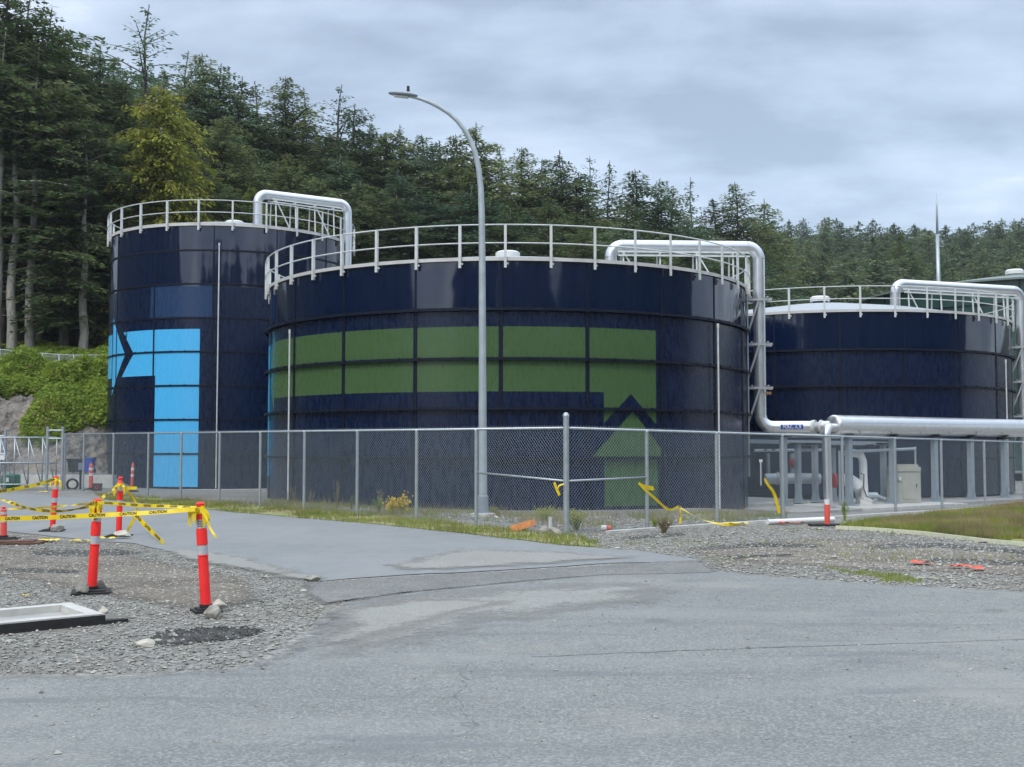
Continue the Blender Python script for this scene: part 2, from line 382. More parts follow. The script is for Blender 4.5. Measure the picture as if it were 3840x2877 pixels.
M['rut'] = ground_mat('dark rut', [(.38, (.035, .035, .033)), (.5, (.07, .07, .066)), (.62, (.14, .14, .13))], (.8, 7, 35), (30, 1, .03))
M['mud'] = ground_mat('mud', [(.36, (.09, .075, .06)), (.5, (.18, .155, .125)), (.64, (.28, .25, .21))], (.6, 4, 30), (14, 1, .04))
M['dust'] = ground_mat('dust', [(.36, (.23, .225, .205)), (.64, (.32, .31, .275))], (.6, 5, 40), (60, .5, .008), as_extra2)
M['rockface'] = ground_mat('rock cut', [(.38, (.07, .06, .05)), (.46, (.20, .175, .15)), (.54, (.32, .295, .265)), (.60, (.42, .31, .18)), (.64, (.40, .38, .35))], (.5, 2.4, 9), (3.2, 1, .5))
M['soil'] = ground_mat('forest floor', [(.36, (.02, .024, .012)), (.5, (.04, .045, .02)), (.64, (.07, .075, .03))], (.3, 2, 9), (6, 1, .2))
def tf_extra(t, g, col):
    return t.mix(t.maprange(t.noise(g, .8, 4, .6), .5, .6, 0, .8), col, (.36, .30, .19))
M['turf'] = ground_mat('turf', [(.38, (.13, .16, .045)), (.5, (.25, .27, .09)), (.62, (.36, .34, .16))], (.5, 3, 18), (20, .8, .05), tf_extra)
M['paleconc'] = simple('pale concrete', (.52, .51, .47), .85, 0, .18, 4, .3)

# ================================================================== terrain
FC = Vector((1.0, 20.8, 0))                    # fence corner
FL = Vector((-.64, .768, 0)).normalized(); FR = Vector((.76, .65, 0)).normalized()
def side(x, y):
    """signed distance behind the fence (positive = tank side)"""
    nl = (x - FC.x) * FL.y - (y - FC.y) * FL.x      # right of left run
    nr = -(x - FC.x) * FR.y + (y - FC.y) * FR.x      # left of right run
    return min(nl, nr)
def y0f(x):
    return 47 + sstep(-19, -11, x) * 16 + min(max(x, 0), 26) * 1.55
def hill(x, y):
    t = y - y0f(x)
    if t <= 0: return 0
    z = 3.0 * sstep(0, 4.5, t) + 2.35 * sstep(3.5, 11.5, t)
    w = sstep(10, 60, x)
    if t > 11: z += (t - 11) * (.25 * (1 - w) +   .232 * w) if t < 170 else 159 * (.25 * (1 - w) + .232 * w)
    return z
def G(x, y):
    s = side(x, y)
    z = -.14 * sstep(.3, 6, s) - .42 * sstep(5, 10, x) * sstep(.4, 8, s)
    # ground rises to a grassy bank in front of the right run
    fx = (x - FC.x) * FR.x + (y - FC.y) * FR.y
    nr = -(x - FC.x) * FR.y + (y - FC.y) * FR.x
    z += (.10 + .34 * sstep(12, 19, fx)) * sstep(7, 11, fx) * math.exp(-((nr + 3.2) / 1.9) ** 2)
    z += -.09 * sstep(2, 18, fx) * sstep(-4, 0, nr)
    z += .52 * sstep(45.2, 45.6, y) * sstep(-15.5, -17.5, x)
    z += hill(x, y)
    return z
def Gn(x, y, amp=1):
    z = G(x, y); h = hill(x, y)
    if h > .05:
        a = min(1, h / 2)
        z += a * (1 - .7 * sstep(4, 5.6, h)) * (.8 * (mnoise.noise(Vector((x * .35, y * .35, 1))) + .6 * mnoise.noise(Vector((x * 1.1, y * 1.1, 5))) + .35 * mnoise.noise(Vector((x * 2.7, y * 2.7, 9))) + .55 * (.5 - abs(mnoise.noise(Vector((x * 1.7, y * 2.3, 14))))) + .3 * (.4 - abs(mnoise.noise(Vector((x * 5, y * 5, 19))))))) * .8
    return z
def grid(name, xs, ys, zf, mat, kind='structure', dz=0):
    nx, ny = len(xs), len(ys); v = [(x, y, zf(x, y) + dz) for y in ys for x in xs]
    f = [(j * nx + i, j * nx + i + 1, (j + 1) * nx + i + 1, (j + 1) * nx + i) for j in range(ny - 1) for i in range(nx - 1)]
    me = bpy.data.meshes.new(name); me.from_pydata(v, [], f)
    for m in (mat if isinstance(mat, list) else [mat]): me.materials.append(m)
    me.polygons.foreach_set('use_smooth', [True] * len(f))
    o = bpy.data.objects.new(name, me); COL.objects.link(o); o['kind'] = kind; return o
def inpoly(x, y, P):
    c = False; j = len(P) - 1
    for i in range(len(P)):
        if (P[i][1] > y) != (P[j][1] > y) and x < (P[j][0] - P[i][0]) * (y - P[i][1]) / (P[j][1] - P[i][1]) + P[i][0]: c = not c
        j = i
    return c
K = 3840 / 2212.0
def gD(x, y, z=0): p = gnd(x * K, y * K, z); return (p.x, p.y)
def lin(a, b, n): return [a + (b - a) * i / n for i in range(n + 1)]
xs = [-900, -500, -300, -200, -140, -100, -80, -65, -55] + lin(-50, -33.4, 20) + lin(-33, -16, 100) + lin(-15.5, 30, 91) + [33, 37, 42, 48, 56, 66, 80, 95, 115, 140, 180, 260, 500, 900]
ys = [-900, -300, -100, -40, -10, 0, 4] + lin(6, 46, 80)[0:] + lin(46.2, 53, 45) + lin(53.3, 62, 20) + lin(63, 110, 40) + lin(113, 290, 50) + [330, 420, 600, 1500]
rr = random.Random(3)
def zf_ground(x, y):
    z = Gn(x, y)
    if hill(x, y) < .01: z += -.005 + .003 * mnoise.noise(Vector((x * .9, y * .9, 0)))
    return z
gr = grid('ground', xs, ys, zf_ground, [M['gravel'], M['rockface'], M['soil']])
me = gr.data
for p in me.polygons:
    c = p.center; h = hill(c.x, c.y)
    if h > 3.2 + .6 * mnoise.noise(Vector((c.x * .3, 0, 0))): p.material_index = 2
    elif h > .02 : p.material_index = 1

def sheet(name, P, mat, dz, step=.35, jag=.12, kind='structure', edge=.35):
    """flat sheet with a ragged outline, triangulated"""
    pts = []; n = len(P)
    for i in range(n):
        a = Vector((*P[i], 0)); b = Vector((*P[(i + 1) % n], 0)); L = (b - a).length; m = max(1, min(400, int(L / step)))
        for k in range(m):
            q = a.lerp(b, k / m)
            j = jag * (mnoise.noise(q * 1.3) + .6 * mnoise.noise(q * 5)) if jag else 0
            nn = Vector((-(b - a).y, (b - a).x, 0)).normalized(); q = q + nn * j; pts.append((q.x, q.y))
    bm = bmesh.new(); vs = [bm.verts.new((x, y, 0)) for x, y in pts]; f = bm.faces.new(vs)
    if f.normal.z < 0: f.normal_flip()
    # cut in strips so that it can follow the ground
    x0 = min(p[0] for p in pts); x1 = max(p[0] for p in pts); y0_ = min(p[1] for p in pts); y1_ = max(p[1] for p in pts)
    bm.faces.ensure_lookup_table()
    for k in range(1, int((x1 - x0) / 1.5)):
        if k > 60: break
        bmesh.ops.bisect_plane(bm, geom=bm.verts[:] + bm.edges[:] + bm.faces[:], plane_co=(x0 + k * 1.5, 0, 0), plane_no=(1, 0, 0))
    for k in range(1, int((y1_ - y0_) / 1.5)):
        if k > 60: break
        bmesh.ops.bisect_plane(bm, geom=bm.verts[:] + bm.edges[:] + bm.faces[:], plane_co=(0, y0_ + k * 1.5, 0), plane_no=(0, 1, 0))
    bmesh.ops.triangulate(bm, faces=bm.faces[:])
    for v in bm.verts: v.co.z = G(v.co.x, v.co.y) + dz
    for f in bm.faces:
        f.normal_update()
        if f.normal.z < 0: f.normal_flip()
    me = bpy.data.meshes.new(name); bm.to_mesh(me); bm.free(); me.materials.append(mat)
    o = bpy.data.objects.new(name, me); COL.objects.link(o)
    if kind: o['kind'] = kind
    return o
def dist_edge(X, Y, P):
    d = np.full(len(X), 1e9)
    for i in range(len(P)):
        ax, ay = P[i][0], P[i][1]; bx, by = P[(i + 1) % len(P)][0], P[(i + 1) % len(P)][1]; L2 = (bx - ax) ** 2 + (by - ay) ** 2 + 1e-9
        t = np.clip(((X - ax) * (bx - ax) + (Y - ay) * (by - ay)) / L2, 0, 1); d = np.minimum(d, np.hypot(X - ax - t * (bx - ax), Y - ay - t * (by - ay)))
    return d
_soft = {}
def soft_mat(key):
    if key in _soft: return _soft[key]
    m = M[key].copy(); t = m.node_tree; _soft[key] = m; out = t.nodes['Material Output']; src = out.inputs[0].links[0].from_socket
    at_ = t.nodes.new('ShaderNodeAttribute'); at_.attribute_name = 'cover'; g = t.nodes.new('ShaderNodeNewGeometry')
    nz = []
    for sc, dt in ((1.6, 5), (14, 3)):
        n = t.nodes.new('ShaderNodeTexNoise'); n.inputs['Scale'].default_value = sc; n.inputs['Detail'].default_value = dt; n.inputs['Roughness'].default_value = .65; t.links.new(g.outputs['Position'], n.inputs['Vector']); nz.append(n.outputs[0])
    def mth(op, a, b):
        x = t.nodes.new('ShaderNodeMath'); x.operation = op
        for i, v in enumerate((a, b)):
            if isinstance(v, (int, float)): x.inputs[i].default_value = v
            else: t.links.new(v, x.inputs[i])
        return x.outputs[0]
    f = mth('ADD', mth('MULTIPLY', nz[0], .65), mth('MULTIPLY', nz[1], .35)); f = mth('ADD', mth('SUBTRACT', f, .72), mth('MULTIPLY', at_.outputs['Fac'], .90))
    mr = t.nodes.new('ShaderNodeMapRange'); t.links.new(f, mr.inputs[0]); mr.inputs[1].default_value = -.14; mr.inputs[2].default_value = .16
    tr = t.nodes.new('ShaderNodeBsdfTransparent'); ms = t.nodes.new('ShaderNodeMixShader'); t.links.new(mr.outputs[0], ms.inputs[0]); t.links.new(tr.outputs[0], ms.inputs[1]); t.links.new(src, ms.inputs[2]); t.links.new(ms.outputs[0], out.inputs[0]); return m
def soft_sheet(name, P, key, dz, fade, step=.14):
    """ground cover whose outline frays into what lies under it"""
    P = [(p[0], p[1]) for p in P]; A = np.array(P); x0, y0_ = A.min(0); x1, y1_ = A.max(0); nx = min(220, int((x1 - x0) / step) + 2); ny = min(220, int((y1_ - y0_) / step) + 2)
    X, Y = np.meshgrid(np.linspace(x0, x1, nx), np.linspace(y0_, y1_, ny)); X = X.ravel(); Y = Y.ravel(); ins = np.array([inpoly(a, b, P) for a, b in zip(X, Y)]); d = dist_edge(X, Y, P); cov = np.where(ins, np.clip(d / fade, 0, 1), 0)
    v = [(a, b, G(a, b) + dz) for a, b in zip(X, Y)]; f = [(j * nx + i, j * nx + i + 1, (j + 1) * nx + i + 1, (j + 1) * nx + i) for j in range(ny - 1) for i in range(nx - 1) if max(cov[j * nx + i], cov[j * nx + i + 1], cov[(j + 1) * nx + i + 1], cov[(j + 1) * nx + i]) > 0]
    me = bpy.data.meshes.new(name); me.from_pydata(v, [], f); a_ = me.attributes.new('cover', 'FLOAT', 'POINT'); a_.data.foreach_set('value', cov.astype(np.float32)); me.materials.append(soft_mat(key))
    me.polygons.foreach_set('use_smooth', [True] * len(f)); o = bpy.data.objects.new(name, me); COL.objects.link(o); o['kind'] = 'structure'; return o
# back road (runs away to the left)
ROAD = [gD(*p) for p in [(1520, 1212), (1400, 1192), (1200, 1176), (1000, 1152), (800, 1131), (520, 1107), (300, 1086), (120, 1072), (-60, 1062), (-400, 1050),
        (-500, 1140), (0, 1147), (90, 1156), (190, 1168), (290, 1174), (384, 1197), (502, 1208), (600, 1232), (690, 1256), (870, 1243), (1100, 1231), (1330, 1217)]]
sheet('road', ROAD, M['road'], .004, jag=.07)
LOTP = [(-300, 1462), (0, 1459), (300, 1456), (520, 1442), (600, 1402), (675, 1352), (705, 1312), (760, 1294), (880, 1277), (1100, 1256), (1300, 1238), (1480, 1219),
        (1600, 1238), (1900, 1262), (2212, 1277), (2700, 1290)]
LOT = [gD(*p) for p in LOTP]
LOT += [(14, 3.0), (-10, 3.0)]
soft_sheet('parking_lot', LOT, 'asphalt', .008, .55)
PATCH = [gD(*p) for p in [(640, 1256), (700, 1259), (870, 1246), (1100, 1234), (1330, 1220), (1520, 1209), (1560, 1240), (1300, 1245), (1100, 1262), (880, 1284), (760, 1300), (700, 1310), (660, 1290)]]
soft_sheet('asphalt_patch', PATCH, 'patch', .012, .3)
DUST = [gD(*p) for p in [(330, 1190), (420, 1186), (560, 1208), (640, 1232), (720, 1250), (690, 1262), (600, 1250), (480, 1228), (380, 1208)]]
soft_sheet('dust_patch', DUST, 'dust', .016, .6)
DUST2 = [gD(*p) for p in [(700, 1318), (860, 1296), (1010, 1290), (1150, 1300), (1030, 1330), (900, 1368), (760, 1400), (650, 1420), (610, 1412), (690, 1360)]]
soft_sheet('dust_patch', DUST2, 'dust', .016, .9)
DUST4 = [gD(*p) for p in [(700, 1302), (900, 1276), (1200, 1258), (1520, 1250), (1450, 1310), (1150, 1350), (850, 1425), (520, 1462), (600, 1415), (680, 1350)]]
soft_sheet('dust_patch', DUST4, 'paledust', .013, 2.0)
MUD = [gD(*p) for p in [(-60, 1180), (200, 1185), (400, 1215), (560, 1250), (600, 1300), (420, 1330), (200, 1290), (-60, 1240)]]
soft_sheet('mud', MUD, 'mud', .003, 1.0)
MUD2 = [gD(*p) for p in [(1420, 1185), (1800, 1160), (2250, 1190), (2300, 1250), (1900, 1235), (1650, 1222), (1560, 1212)]]
soft_sheet('mud', MUD2, 'mud', .003, 1.2)
RUTS = [[(1490, 1182), (1640, 1172), (1790, 1176), (1780, 1184), (1640, 1183), (1500, 1191)], [(1860, 1178), (2020, 1172), (2230, 1190), (2230, 1199), (2020, 1184), (1870, 1188)], [(1560, 1200), (1720, 1196), (1720, 1203), (1580, 1208)], [(1990, 1204), (2230, 1212), (2230, 1224), (2000, 1216)],
        [(1340, 1160), (1480, 1150), (1490, 1157), (1360, 1168)], [(60, 1190), (260, 1186), (330, 1196), (180, 1204), (60, 1200)], [(0, 1225), (180, 1232), (180, 1242), (0, 1236)]]
for q_ in RUTS: soft_sheet('wheel_rut', [gD(*p) for p in q_], 'rut', .005, .30, step=.08)
DUST3 = [gD(*p) for p in [(980, 1185), (1200, 1190), (1420, 1204), (1330, 1214), (1100, 1228), (880, 1240), (800, 1222)]]
soft_sheet('dust_patch', DUST3, 'dust', .016, 1.2)
# long crack / paving joint across the lot
mb = MB(); q = [gnd(x * K, y * K, .012) for x, y in [(1150, 1418), (1400, 1408), (1700, 1397), (2000, 1388), (2260, 1378)]]
pts = []
for a, b in zip(q, q[1:]):
    for k in range(14):
        p = a.lerp(b, k / 14); pts.append(p + Vector((0, .03 * mnoise.noise(p * 4), 0)))
mb.ribbon(pts, [.010 + .012 * abs(mnoise.noise(p * 6)) for p in pts], up=(0, 1, 0)); o = mb.build('pavement_joint', M['patch']); o['kind'] = 'structure'

# ================================================================== tanks
def cyl_poly(poly, c, R, off):
    """poly of (phi, z) -> polygons on the cylinder; phi measured from -y towards +x"""
    bm = bmesh.new(); f = bm.faces.new([bm.verts.new((p, z, 0)) for p, z in poly])
    a0 = min(p for p, z in poly); a1 = max(p for p, z in poly); n = int((a1 - a0) / R_(2.0)) + 1
    for k in range(1, n):
        bmesh.ops.bisect_plane(bm, geom=bm.verts[:] + bm.edges[:] + bm.faces[:], plane_co=(a0 + (a1 - a0) * k / n, 0, 0), plane_no=(1, 0, 0))
    f2 = [f for f in bm.faces]
    vs = []; fs = []; ix = {}
    for v in bm.verts: ix[v] = len(vs); vs.append((math.sin(v.co.x) * (R + off), -math.cos(v.co.x) * (R + off), v.co.y))
    for f in f2:
        idx = [ix[v] for v in f.verts]
        a, b, c_ = (Vector(vs[i]) for i in idx[:3]); nn = (b - a).cross(c_ - b)
        if nn.dot(Vector((a.x, a.y, 0))) < 0: idx = idx[::-1]
        fs.append(tuple(idx))
    bm.free(); return vs, fs
def cylhit(px, py, c, R):
    X = (px - 1920) / FPX; u = -(py - 1438.5) / FPX
    D = Vector((X, math.cos(PITCH) - u * math.sin(PITCH), math.sin(PITCH) + u * math.cos(PITCH)))
    a = D.x ** 2 + D.y ** 2; b = -(D.x * c[0] + D.y * c[1]); cc = c[0] ** 2 + c[1] ** 2 - R * R
    s = (-b - math.sqrt(max(0, b * b - a * cc))) / a
    return math.atan2(D.x * s - c[0], -(D.y * s - c[1])), CAMZ + s * D.z
def tank(name, c, R, zb, rings, ztop, nseam, seam0, nrail, rail0, heavy, label, cone_h, capz, zr, conduits, paint, seamrad=None):
    """rings: list of z; zr: (top rail, mid rail, plate top, plate bottom, post foot)"""
    root = empty(name, (c[0], c[1], zb), label, 'storage tank')
    T = lambda z: z - zb
    n = 168
    mb = MB(); levels = sorted(set([zb, ztop] + [r for r in rings if zb < r < ztop]))
    mb.lathe([(R, T(z)) for z in levels], n=n)
    wall = mb.build('wall', paint, root, smooth=True)
    for r in rings:
        mb = MB()
        if heavy and r > 1.2:
            w = .13; mb.lathe([(R + .002, T(r) + .04), (R + w, T(r) + .04), (R + w, T(r) - .04), (R + w - .012, T(r) - .04), (R + w - .012, T(r) + .03), (R + .002, T(r) + .03)], n=n)
        else:
            mb.lathe([(R + .002, T(r) + .035), (R + .035, T(r) + .035), (R + .035, T(r) - .035), (R + .002, T(r) - .035)], n=n)
        k_ = int(2 * math.pi * R / .62)
        for k in range(k_):
            a = 2 * math.pi * k / k_; rad = R + (.13 if heavy and r > 1.2 else .035)
            mb.box((rad * math.sin(a), -rad * math.cos(a), T(r) + (.02 if k % 3 else -.01)), (.05, .04, .06), rz=a)
        mb.build('stiffener_ring', M['girder'], root)
    # bolted seams
    mb = MB(); sw = .12 if heavy else .08
    lv = [z for z in levels]
    for k in range(nseam):
        for i in range(len(lv) - 1):
            a = seam0 + 2 * math.pi * k / nseam + ((i % 2) * 0)
            w = sw if i < len(lv) - 2 else sw * .5
            da = w / 2 / R
            vs = []
            for (aa, z) in ((a - da, lv[i] + .02), (a + da, lv[i] + .02), (a + da, lv[i + 1] - .02), (a - da, lv[i + 1] - .02)):
                vs.append(((R + .010) * math.sin(aa), -(R + .010) * math.cos(aa), T(z)))
            mb.add(vs, [(0, 1, 2, 3)])
            if math.cos(a - math.atan2(-c[0], c[1])) > .05:
                h = lv[i + 1] - lv[i]; m = int(h / .075)
                cols = (-.32, .32) if w > .08 else (0,)
                for j in range(m):
                    for q in cols:
                        aa = a + q * w / R; z = T(lv[i] + h * (j + .5 + (.25 if q > 0 else -.25)) / m); rr_ = R + .010; b_ = .016
                        p = [((rr_) * math.sin(aa) + math.cos(aa) * u, -(rr_) * math.cos(aa) + math.sin(aa) * u, z + v) for u, v in ((-b_, -b_), (b_, -b_), (b_, b_), (-b_, b_))]
                        p2 = [((rr_ + .02) * math.sin(aa) + math.cos(aa) * u * .6, -(rr_ + .02) * math.cos(aa) + math.sin(aa) * u * .6, z + v) for u, v in ((-b_, -b_), (b_, -b_), (b_, b_), (-b_, b_))]
                        mb.add(p + p2, [(4, 5, 6, 7), (0, 1, 5, 4), (1, 2, 6, 5), (2, 3, 7, 6), (3, 0, 4, 7)])
    mb.build('bolted_seams', M['seam'], root)
    # roof
    mb = MB(); prof = [(R - .02, T(zr[2]) - .05)] + [((R - .02) * math.cos(math.pi / 2 * k / 8), T(zr[2]) - .05 + cone_h * math.sin(math.pi / 2 * k / 8)) for k in range(1, 9)] if False else [(R - .02, T(zr[2]) - .04), (R * .6, T(zr[2]) + cone_h * .52), (R * .25, T(zr[2]) + cone_h * .88), (.01, T(zr[2]) + cone_h)]
    mb.lathe(prof, n=72); mb.build('roof', M['domeroof'], root, smooth=True)
    mb = MB(); mb.lathe([(.34, T(zr[2]) + cone_h * .85), (.34, T(capz) - .2)], n=20); mb.build('vent_neck', M['dark'], root)
    mb = MB(); mb.lathe([(.3, T(capz) - .24), (.44, T(capz) - .24), (.44, T(capz) - .05), (.36, T(capz)), (.01, T(capz) + .02)], n=24); mb.build('vent_cap', M['white'], root, smooth=True, ang=35)
    # rim plate
    mb = MB(); mb.lathe([(R - .03, T(zr[2])), (R + .07, T(zr[2])), (R + .07, T(zr[3])), (R + .055, T(zr[3])), (R + .055, T(zr[2]) - .015), (R - .03, T(zr[2]) - .015)], n=n)
    mb.build('rim_plate', M['rim'], root)
    # railing: rails and each upright
    for z, nm in ((zr[0], 'top_rail'), (zr[1], 'mid_rail')):
        mb = MB(); mb.lathe([(R + .13 + .021 * math.cos(a), T(z) + .021 * math.sin(a)) for a in [2 * math.pi * i / 6 for i in range(7)]], n=n); mb.build(nm, M['whiterail'], root, smooth=True)
    pm = None
    for k in range(nrail):
        a = rail0 + 2 * math.pi * k / nrail
        if pm is None:
            mb = MB(); h = zr[0] - zr[4] + .02
            mb.box((0, -.035, h / 2), (.075, .022, h)); mb.box((.026, 0, h / 2), (.022, .07, h)); mb.box((.06, .02, .12), (.05, .05, .05))
            po = mb.build('railing_post', M['whiterail'], root); pm = po.data
        else:
            po = bpy.data.objects.new('railing_post', pm); COL.objects.link(po); po.parent = root
        po.location = ((R + .11) * math.sin(a), -(R + .11) * math.cos(a), T(zr[4])); po.rotation_euler = (0, 0, a)
    for (a, z0, z1) in conduits:
        mb = MB(); rad = R + .17; x, y = rad * math.sin(a), -rad * math.cos(a)
        mb.tube([(x, y, T(z0)), (x, y, T(z1))], .027, 8); mb.tube([(x, y, T(z1) - .1), (x, y, T(z1) + .03)], .038, 8)
        mb.build('conduit', M['whiterail'], root)
    return root
def decal(root, c, R, zb, polys, mat, name='painted_arrow', off=.004):
    mb = MB()
    for P in polys:
        vs, fs = cyl_poly([(a, z - zb) for a, z in P], c, R, off); mb.add(vs, fs)
    return mb.build(name, mat, root, smooth=True)
M['seam'] = simple('seam strip', (.0045, .009, .024), .5, 0, .3, 9, spec=.25)
navy = (.0015, .0075, .034)
CA, RA = (-.151, 39.77), 8.30
CB, RB = (-12.82, 51.39), 5.37
CC, RC = (14.04, 50.91), 7.93
pA = [5.48 - 1.4 * k for k in range(4)]; pB = [9.70 - 1.4 * k for k in range(7)]; pC = [5.33 - 1.4 * k for k in range(4)]
def phi(px, c, R): return cylhit(px, 1300, c, R)[0]
zA = -.45
tA = tank('storage_tank', CA, RA, zA, pA, 6.90, 21, phi(1878, CA, RA), 41, phi(1895, CA, RA + .12), True,
          'wide navy tank in the centre with a green arrow', 1.15, 8.55, (7.86, 7.34, 6.95, 6.85, 6.64),
          [(phi(1086, CA, RA + .17), -.2, 5.2), (phi(2693, CA, RA + .17), -.3, 5.35)], tank_paint('navy enamel wide tank', navy, RA, 5.43 - zA, .75))
zB = -.2
tB = tank('storage_tank', CB, RB, zB, pB, 10.85, 13, phi(797, CB, RB), 25, phi(737, CB, RB + .12), False,
          'tall navy tank on the left with a bright blue T-shaped arrow', .9, 11.98, (11.77, 11.27, 10.85, 10.72, 10.52),
          [(phi(817, CB, RB + .17), -.1, 9.95)], tank_paint('navy enamel tall tank', navy, RB, 8.2 - zB, .45))
zC = -.30
tC = tank('storage_tank', CC, RC, zC, pC, 6.85, 20, phi(3150, CC, RC), 38, phi(3094, CC, RC + .12), True,
          'plain navy tank on the right behind the pipes', 1.15, 8.42, (7.76, 7.28, 6.88, 6.78, 6.56),
          [(phi(3770, CC, RC + .17), -.2, 5.1)], tank_paint('navy enamel right tank', navy, RC, 5.28 - zC, .55))
# --- murals
def PA(*pts): return [cylhit(x, y, CA, RA) for x, y in pts]
def PB(*pts): return [cylhit(x, y, CB, RB) for x, y in pts]
green = (.058, .112, .040)
mg = tank_paint('green mural', green, RA, 5.43 - zA, .55)
ztg = PA((1900, 1224))[0][1]; zbg = PA((1900, 1468))[0][1]
pl = phi(1031, CA, RA); pr = phi(2459, CA, RA); pm_ = phi(2263, CA, RA)
polys = [[(pl, zbg), (pr, zbg), (pr, ztg), (pl, ztg)]]
z593 = PA((2459, 1593))[0][1]; z478 = PA((2365, 1478))[0]; z585 = PA((2263, 1587))[0][1]
polys.append([(pm_, zbg - .001), (pm_, z585), (z478[0], z478[1]), (pr, z593), (pr, zbg - .001)])
ap = PA((2372, 1543))[0]; zl = PA((2372, 1712))[0][1]; polys.append([(phi(2219, CA, RA), zl), (phi(2497, CA, RA), zl), ap])
polys.append([(phi(2264, CA, RA), PA((2372, 1898))[0][1]), (phi(2463, CA, RA), PA((2372, 1898))[0][1]), (phi(2463, CA, RA), PA((2372, 1722))[0][1]), (phi(2264, CA, RA), PA((2372, 1722))[0][1])])
xl = phi(1020, CA, RA)
polys.append([(pl - .001, zbg - .45), (pl - .001, ztg + .42), (xl, ztg - .3), (xl, zbg + .2)])
decal(tA, CA, RA, zA, polys, mg)
mbl = tank_paint('blue mural wide tank', (.055, .34, .55), RA, 5.43 - zA, .3)
decal(tA, CA, RA, zA, [[(R_(-112), .65), (xl - .002, .65), (xl - .002, 4.95), (R_(-112), 4.95)]], mbl, 'painted_stripe')
mb_ = tank_paint('blue mural', (.075, .45, .80), RB, 8.2 - zB, .12)
ztb = PB((700, 1234))[0][1]; zbb = PB((700, 1407))[0][1]
p585 = phi(584, CB, RB); p749 = phi(749, CB, RB); zlow = PB((660, 1826))[0][1]
c7 = lambda x, y: (x / 2.367, y / 2.367 + 1200)
polys = [[(p585, zlow), (p749, zlow), (p749, ztb), (p585, ztb)],
         [(phi(463, CB, RB), ztb), (phi(463, CB, RB) + .0, ztb - .001), (phi(1190 / 2.367, CB, RB), (ztb + zbb) / 2), (phi(1086 / 2.367, CB, RB), zbb), (p585 - .001, zbb), (p585 - .001, ztb)],
         [(phi(1004 / 2.367, CB, RB), ztb + .72), (phi(1001 / 2.367, CB, RB), zbb - .75), (phi(1113 / 2.367, CB, RB), (ztb + zbb) / 2)],
         [(phi(998 / 2.367, CB, RB) - .004, zbb), (phi(998 / 2.367, CB, RB) - .004, ztb), (R_(-108), ztb), (R_(-108), zbb)]]
polys[1] = [polys[1][0]] + polys[1][2:]
decal(tB, CB, RB, zB, polys, mb_)
mp_ = tank_paint('odd blue panel', (.014, .040, .105), RB, 8.2 - zB, .3)
decal(tB, CB, RB, zB, [[(phi(562, CB, RB), 6.94), (phi(793, CB, RB), 6.94), (phi(793, CB, RB), 8.26), (phi(562, CB, RB), 8.26)]], mp_, 'bluer_panel')  # one panel in a lighter, bluer tone than the wall
# tank footings
def footing(c, R, z0, z1, label):
    mb = MB(); mb.lathe([(R - .2, z1), (R + .35, z1), (R + .35, z0)], c=(c[0], c[1], 0), n=96); o = mb.build('tank_footing', M['paleconc']); tag(o, label, 'footing'); return o
footing(CB, RB, -.6, -.14, 'low concrete ring footing under the tall left tank')

# ================================================================== foul-air ducts
def duct(name, runs, r, label, parent_mat=None, seams=.42, group=None):
    """runs: list of corner points; bends of radius 2r*1.3"""
    root = empty(name, runs[0], label, 'duct', group); o0 = Vector(runs[0]); P = [Vector(p) - o0 for p in runs]
    br = r * 2.0; path = [P[0]]; straights = []
    last = P[0]
    for i in range(1, len(P) - 1):
        a = (P[i - 1] - P[i]).normalized() * br; b = (P[i + 1] - P[i]).normalized() * br
        q = arc(P[i], a, b, 8); straights.append((last, q[0])); path += q; last = q[-1]
        mb = MB(); mb.tube(q, r * 1.012, 28, caps=False)
        for s in range(0, 9, 1):       # mitre bands of the elbow
            k = min(s, 7); mb.tube([q[k].lerp(q[k + 1], .0 if s < 8 else .96), q[k].lerp(q[k + 1], .06 if s < 8 else 1)], r * 1.03, 28, caps=False)
        mb.build('elbow', M['alu'], root, smooth=True, ang=50)
    straights.append((last, P[-1]))
    for a, b in straights:
        L = (b - a).length
        if L < .02: continue
        mb = MB(); mb.tube([a, b], r, 28)
        n = int(L / (seams * 1.6))
        for k in range(1, n + 1):
            p = a.lerp(b, k / (n + 1)); d = (b - a).normalized() * .012; mb.tube([p - d, p + d], r * 1.018, 28)
        mb.build('pipe_section', M['alu'], root, smooth=True, ang=50)
    return root
rsA = Vector((8.45, 38.2, 0)); zdA = at(2600, 926, 38.1).z
lA = at(2290, 926, 37.9)
hdr0 = at(3127, 1596, 37.6); hdr0.z = 2.32
jn = at(3048, 1597, 38.0)
duct('foul_air_duct', [(lA.x, 37.9, 7.3), (lA.x, 37.9, zdA), (rsA.x, rsA.y, zdA), (rsA.x, rsA.y, 2.27), (jn.x, jn.y, 2.27)], .205,
     'silver duct from the roof of the wide tank down its right side, marked FOUL AIR')
lB = at(967, 740, 47.9); rB = at(1303, 780, 50.1); zdB = at(967, 728, 48).z
duct('foul_air_duct', [(lB.x, 47.9, 10.95), (lB.x, 47.9, zdB), (rB.x, 50.1, zdB), (rB.x, 50.1, 1.5)], .20,
     'pale silver duct looping over the railing of the tall left tank')
lC = at(3356, 1065, 46.6); rC = at(3826, 1100, 48.8); zdC = at(3500, 1072, 47.2).z
duct('foul_air_duct', [(lC.x, 46.6, 7.05), (lC.x, 46.6, zdC), (rC.x, 48.8, zdC), (rC.x, 48.8, 1.5)], .205,
     'silver duct at the right edge of the photo, over the right tank')
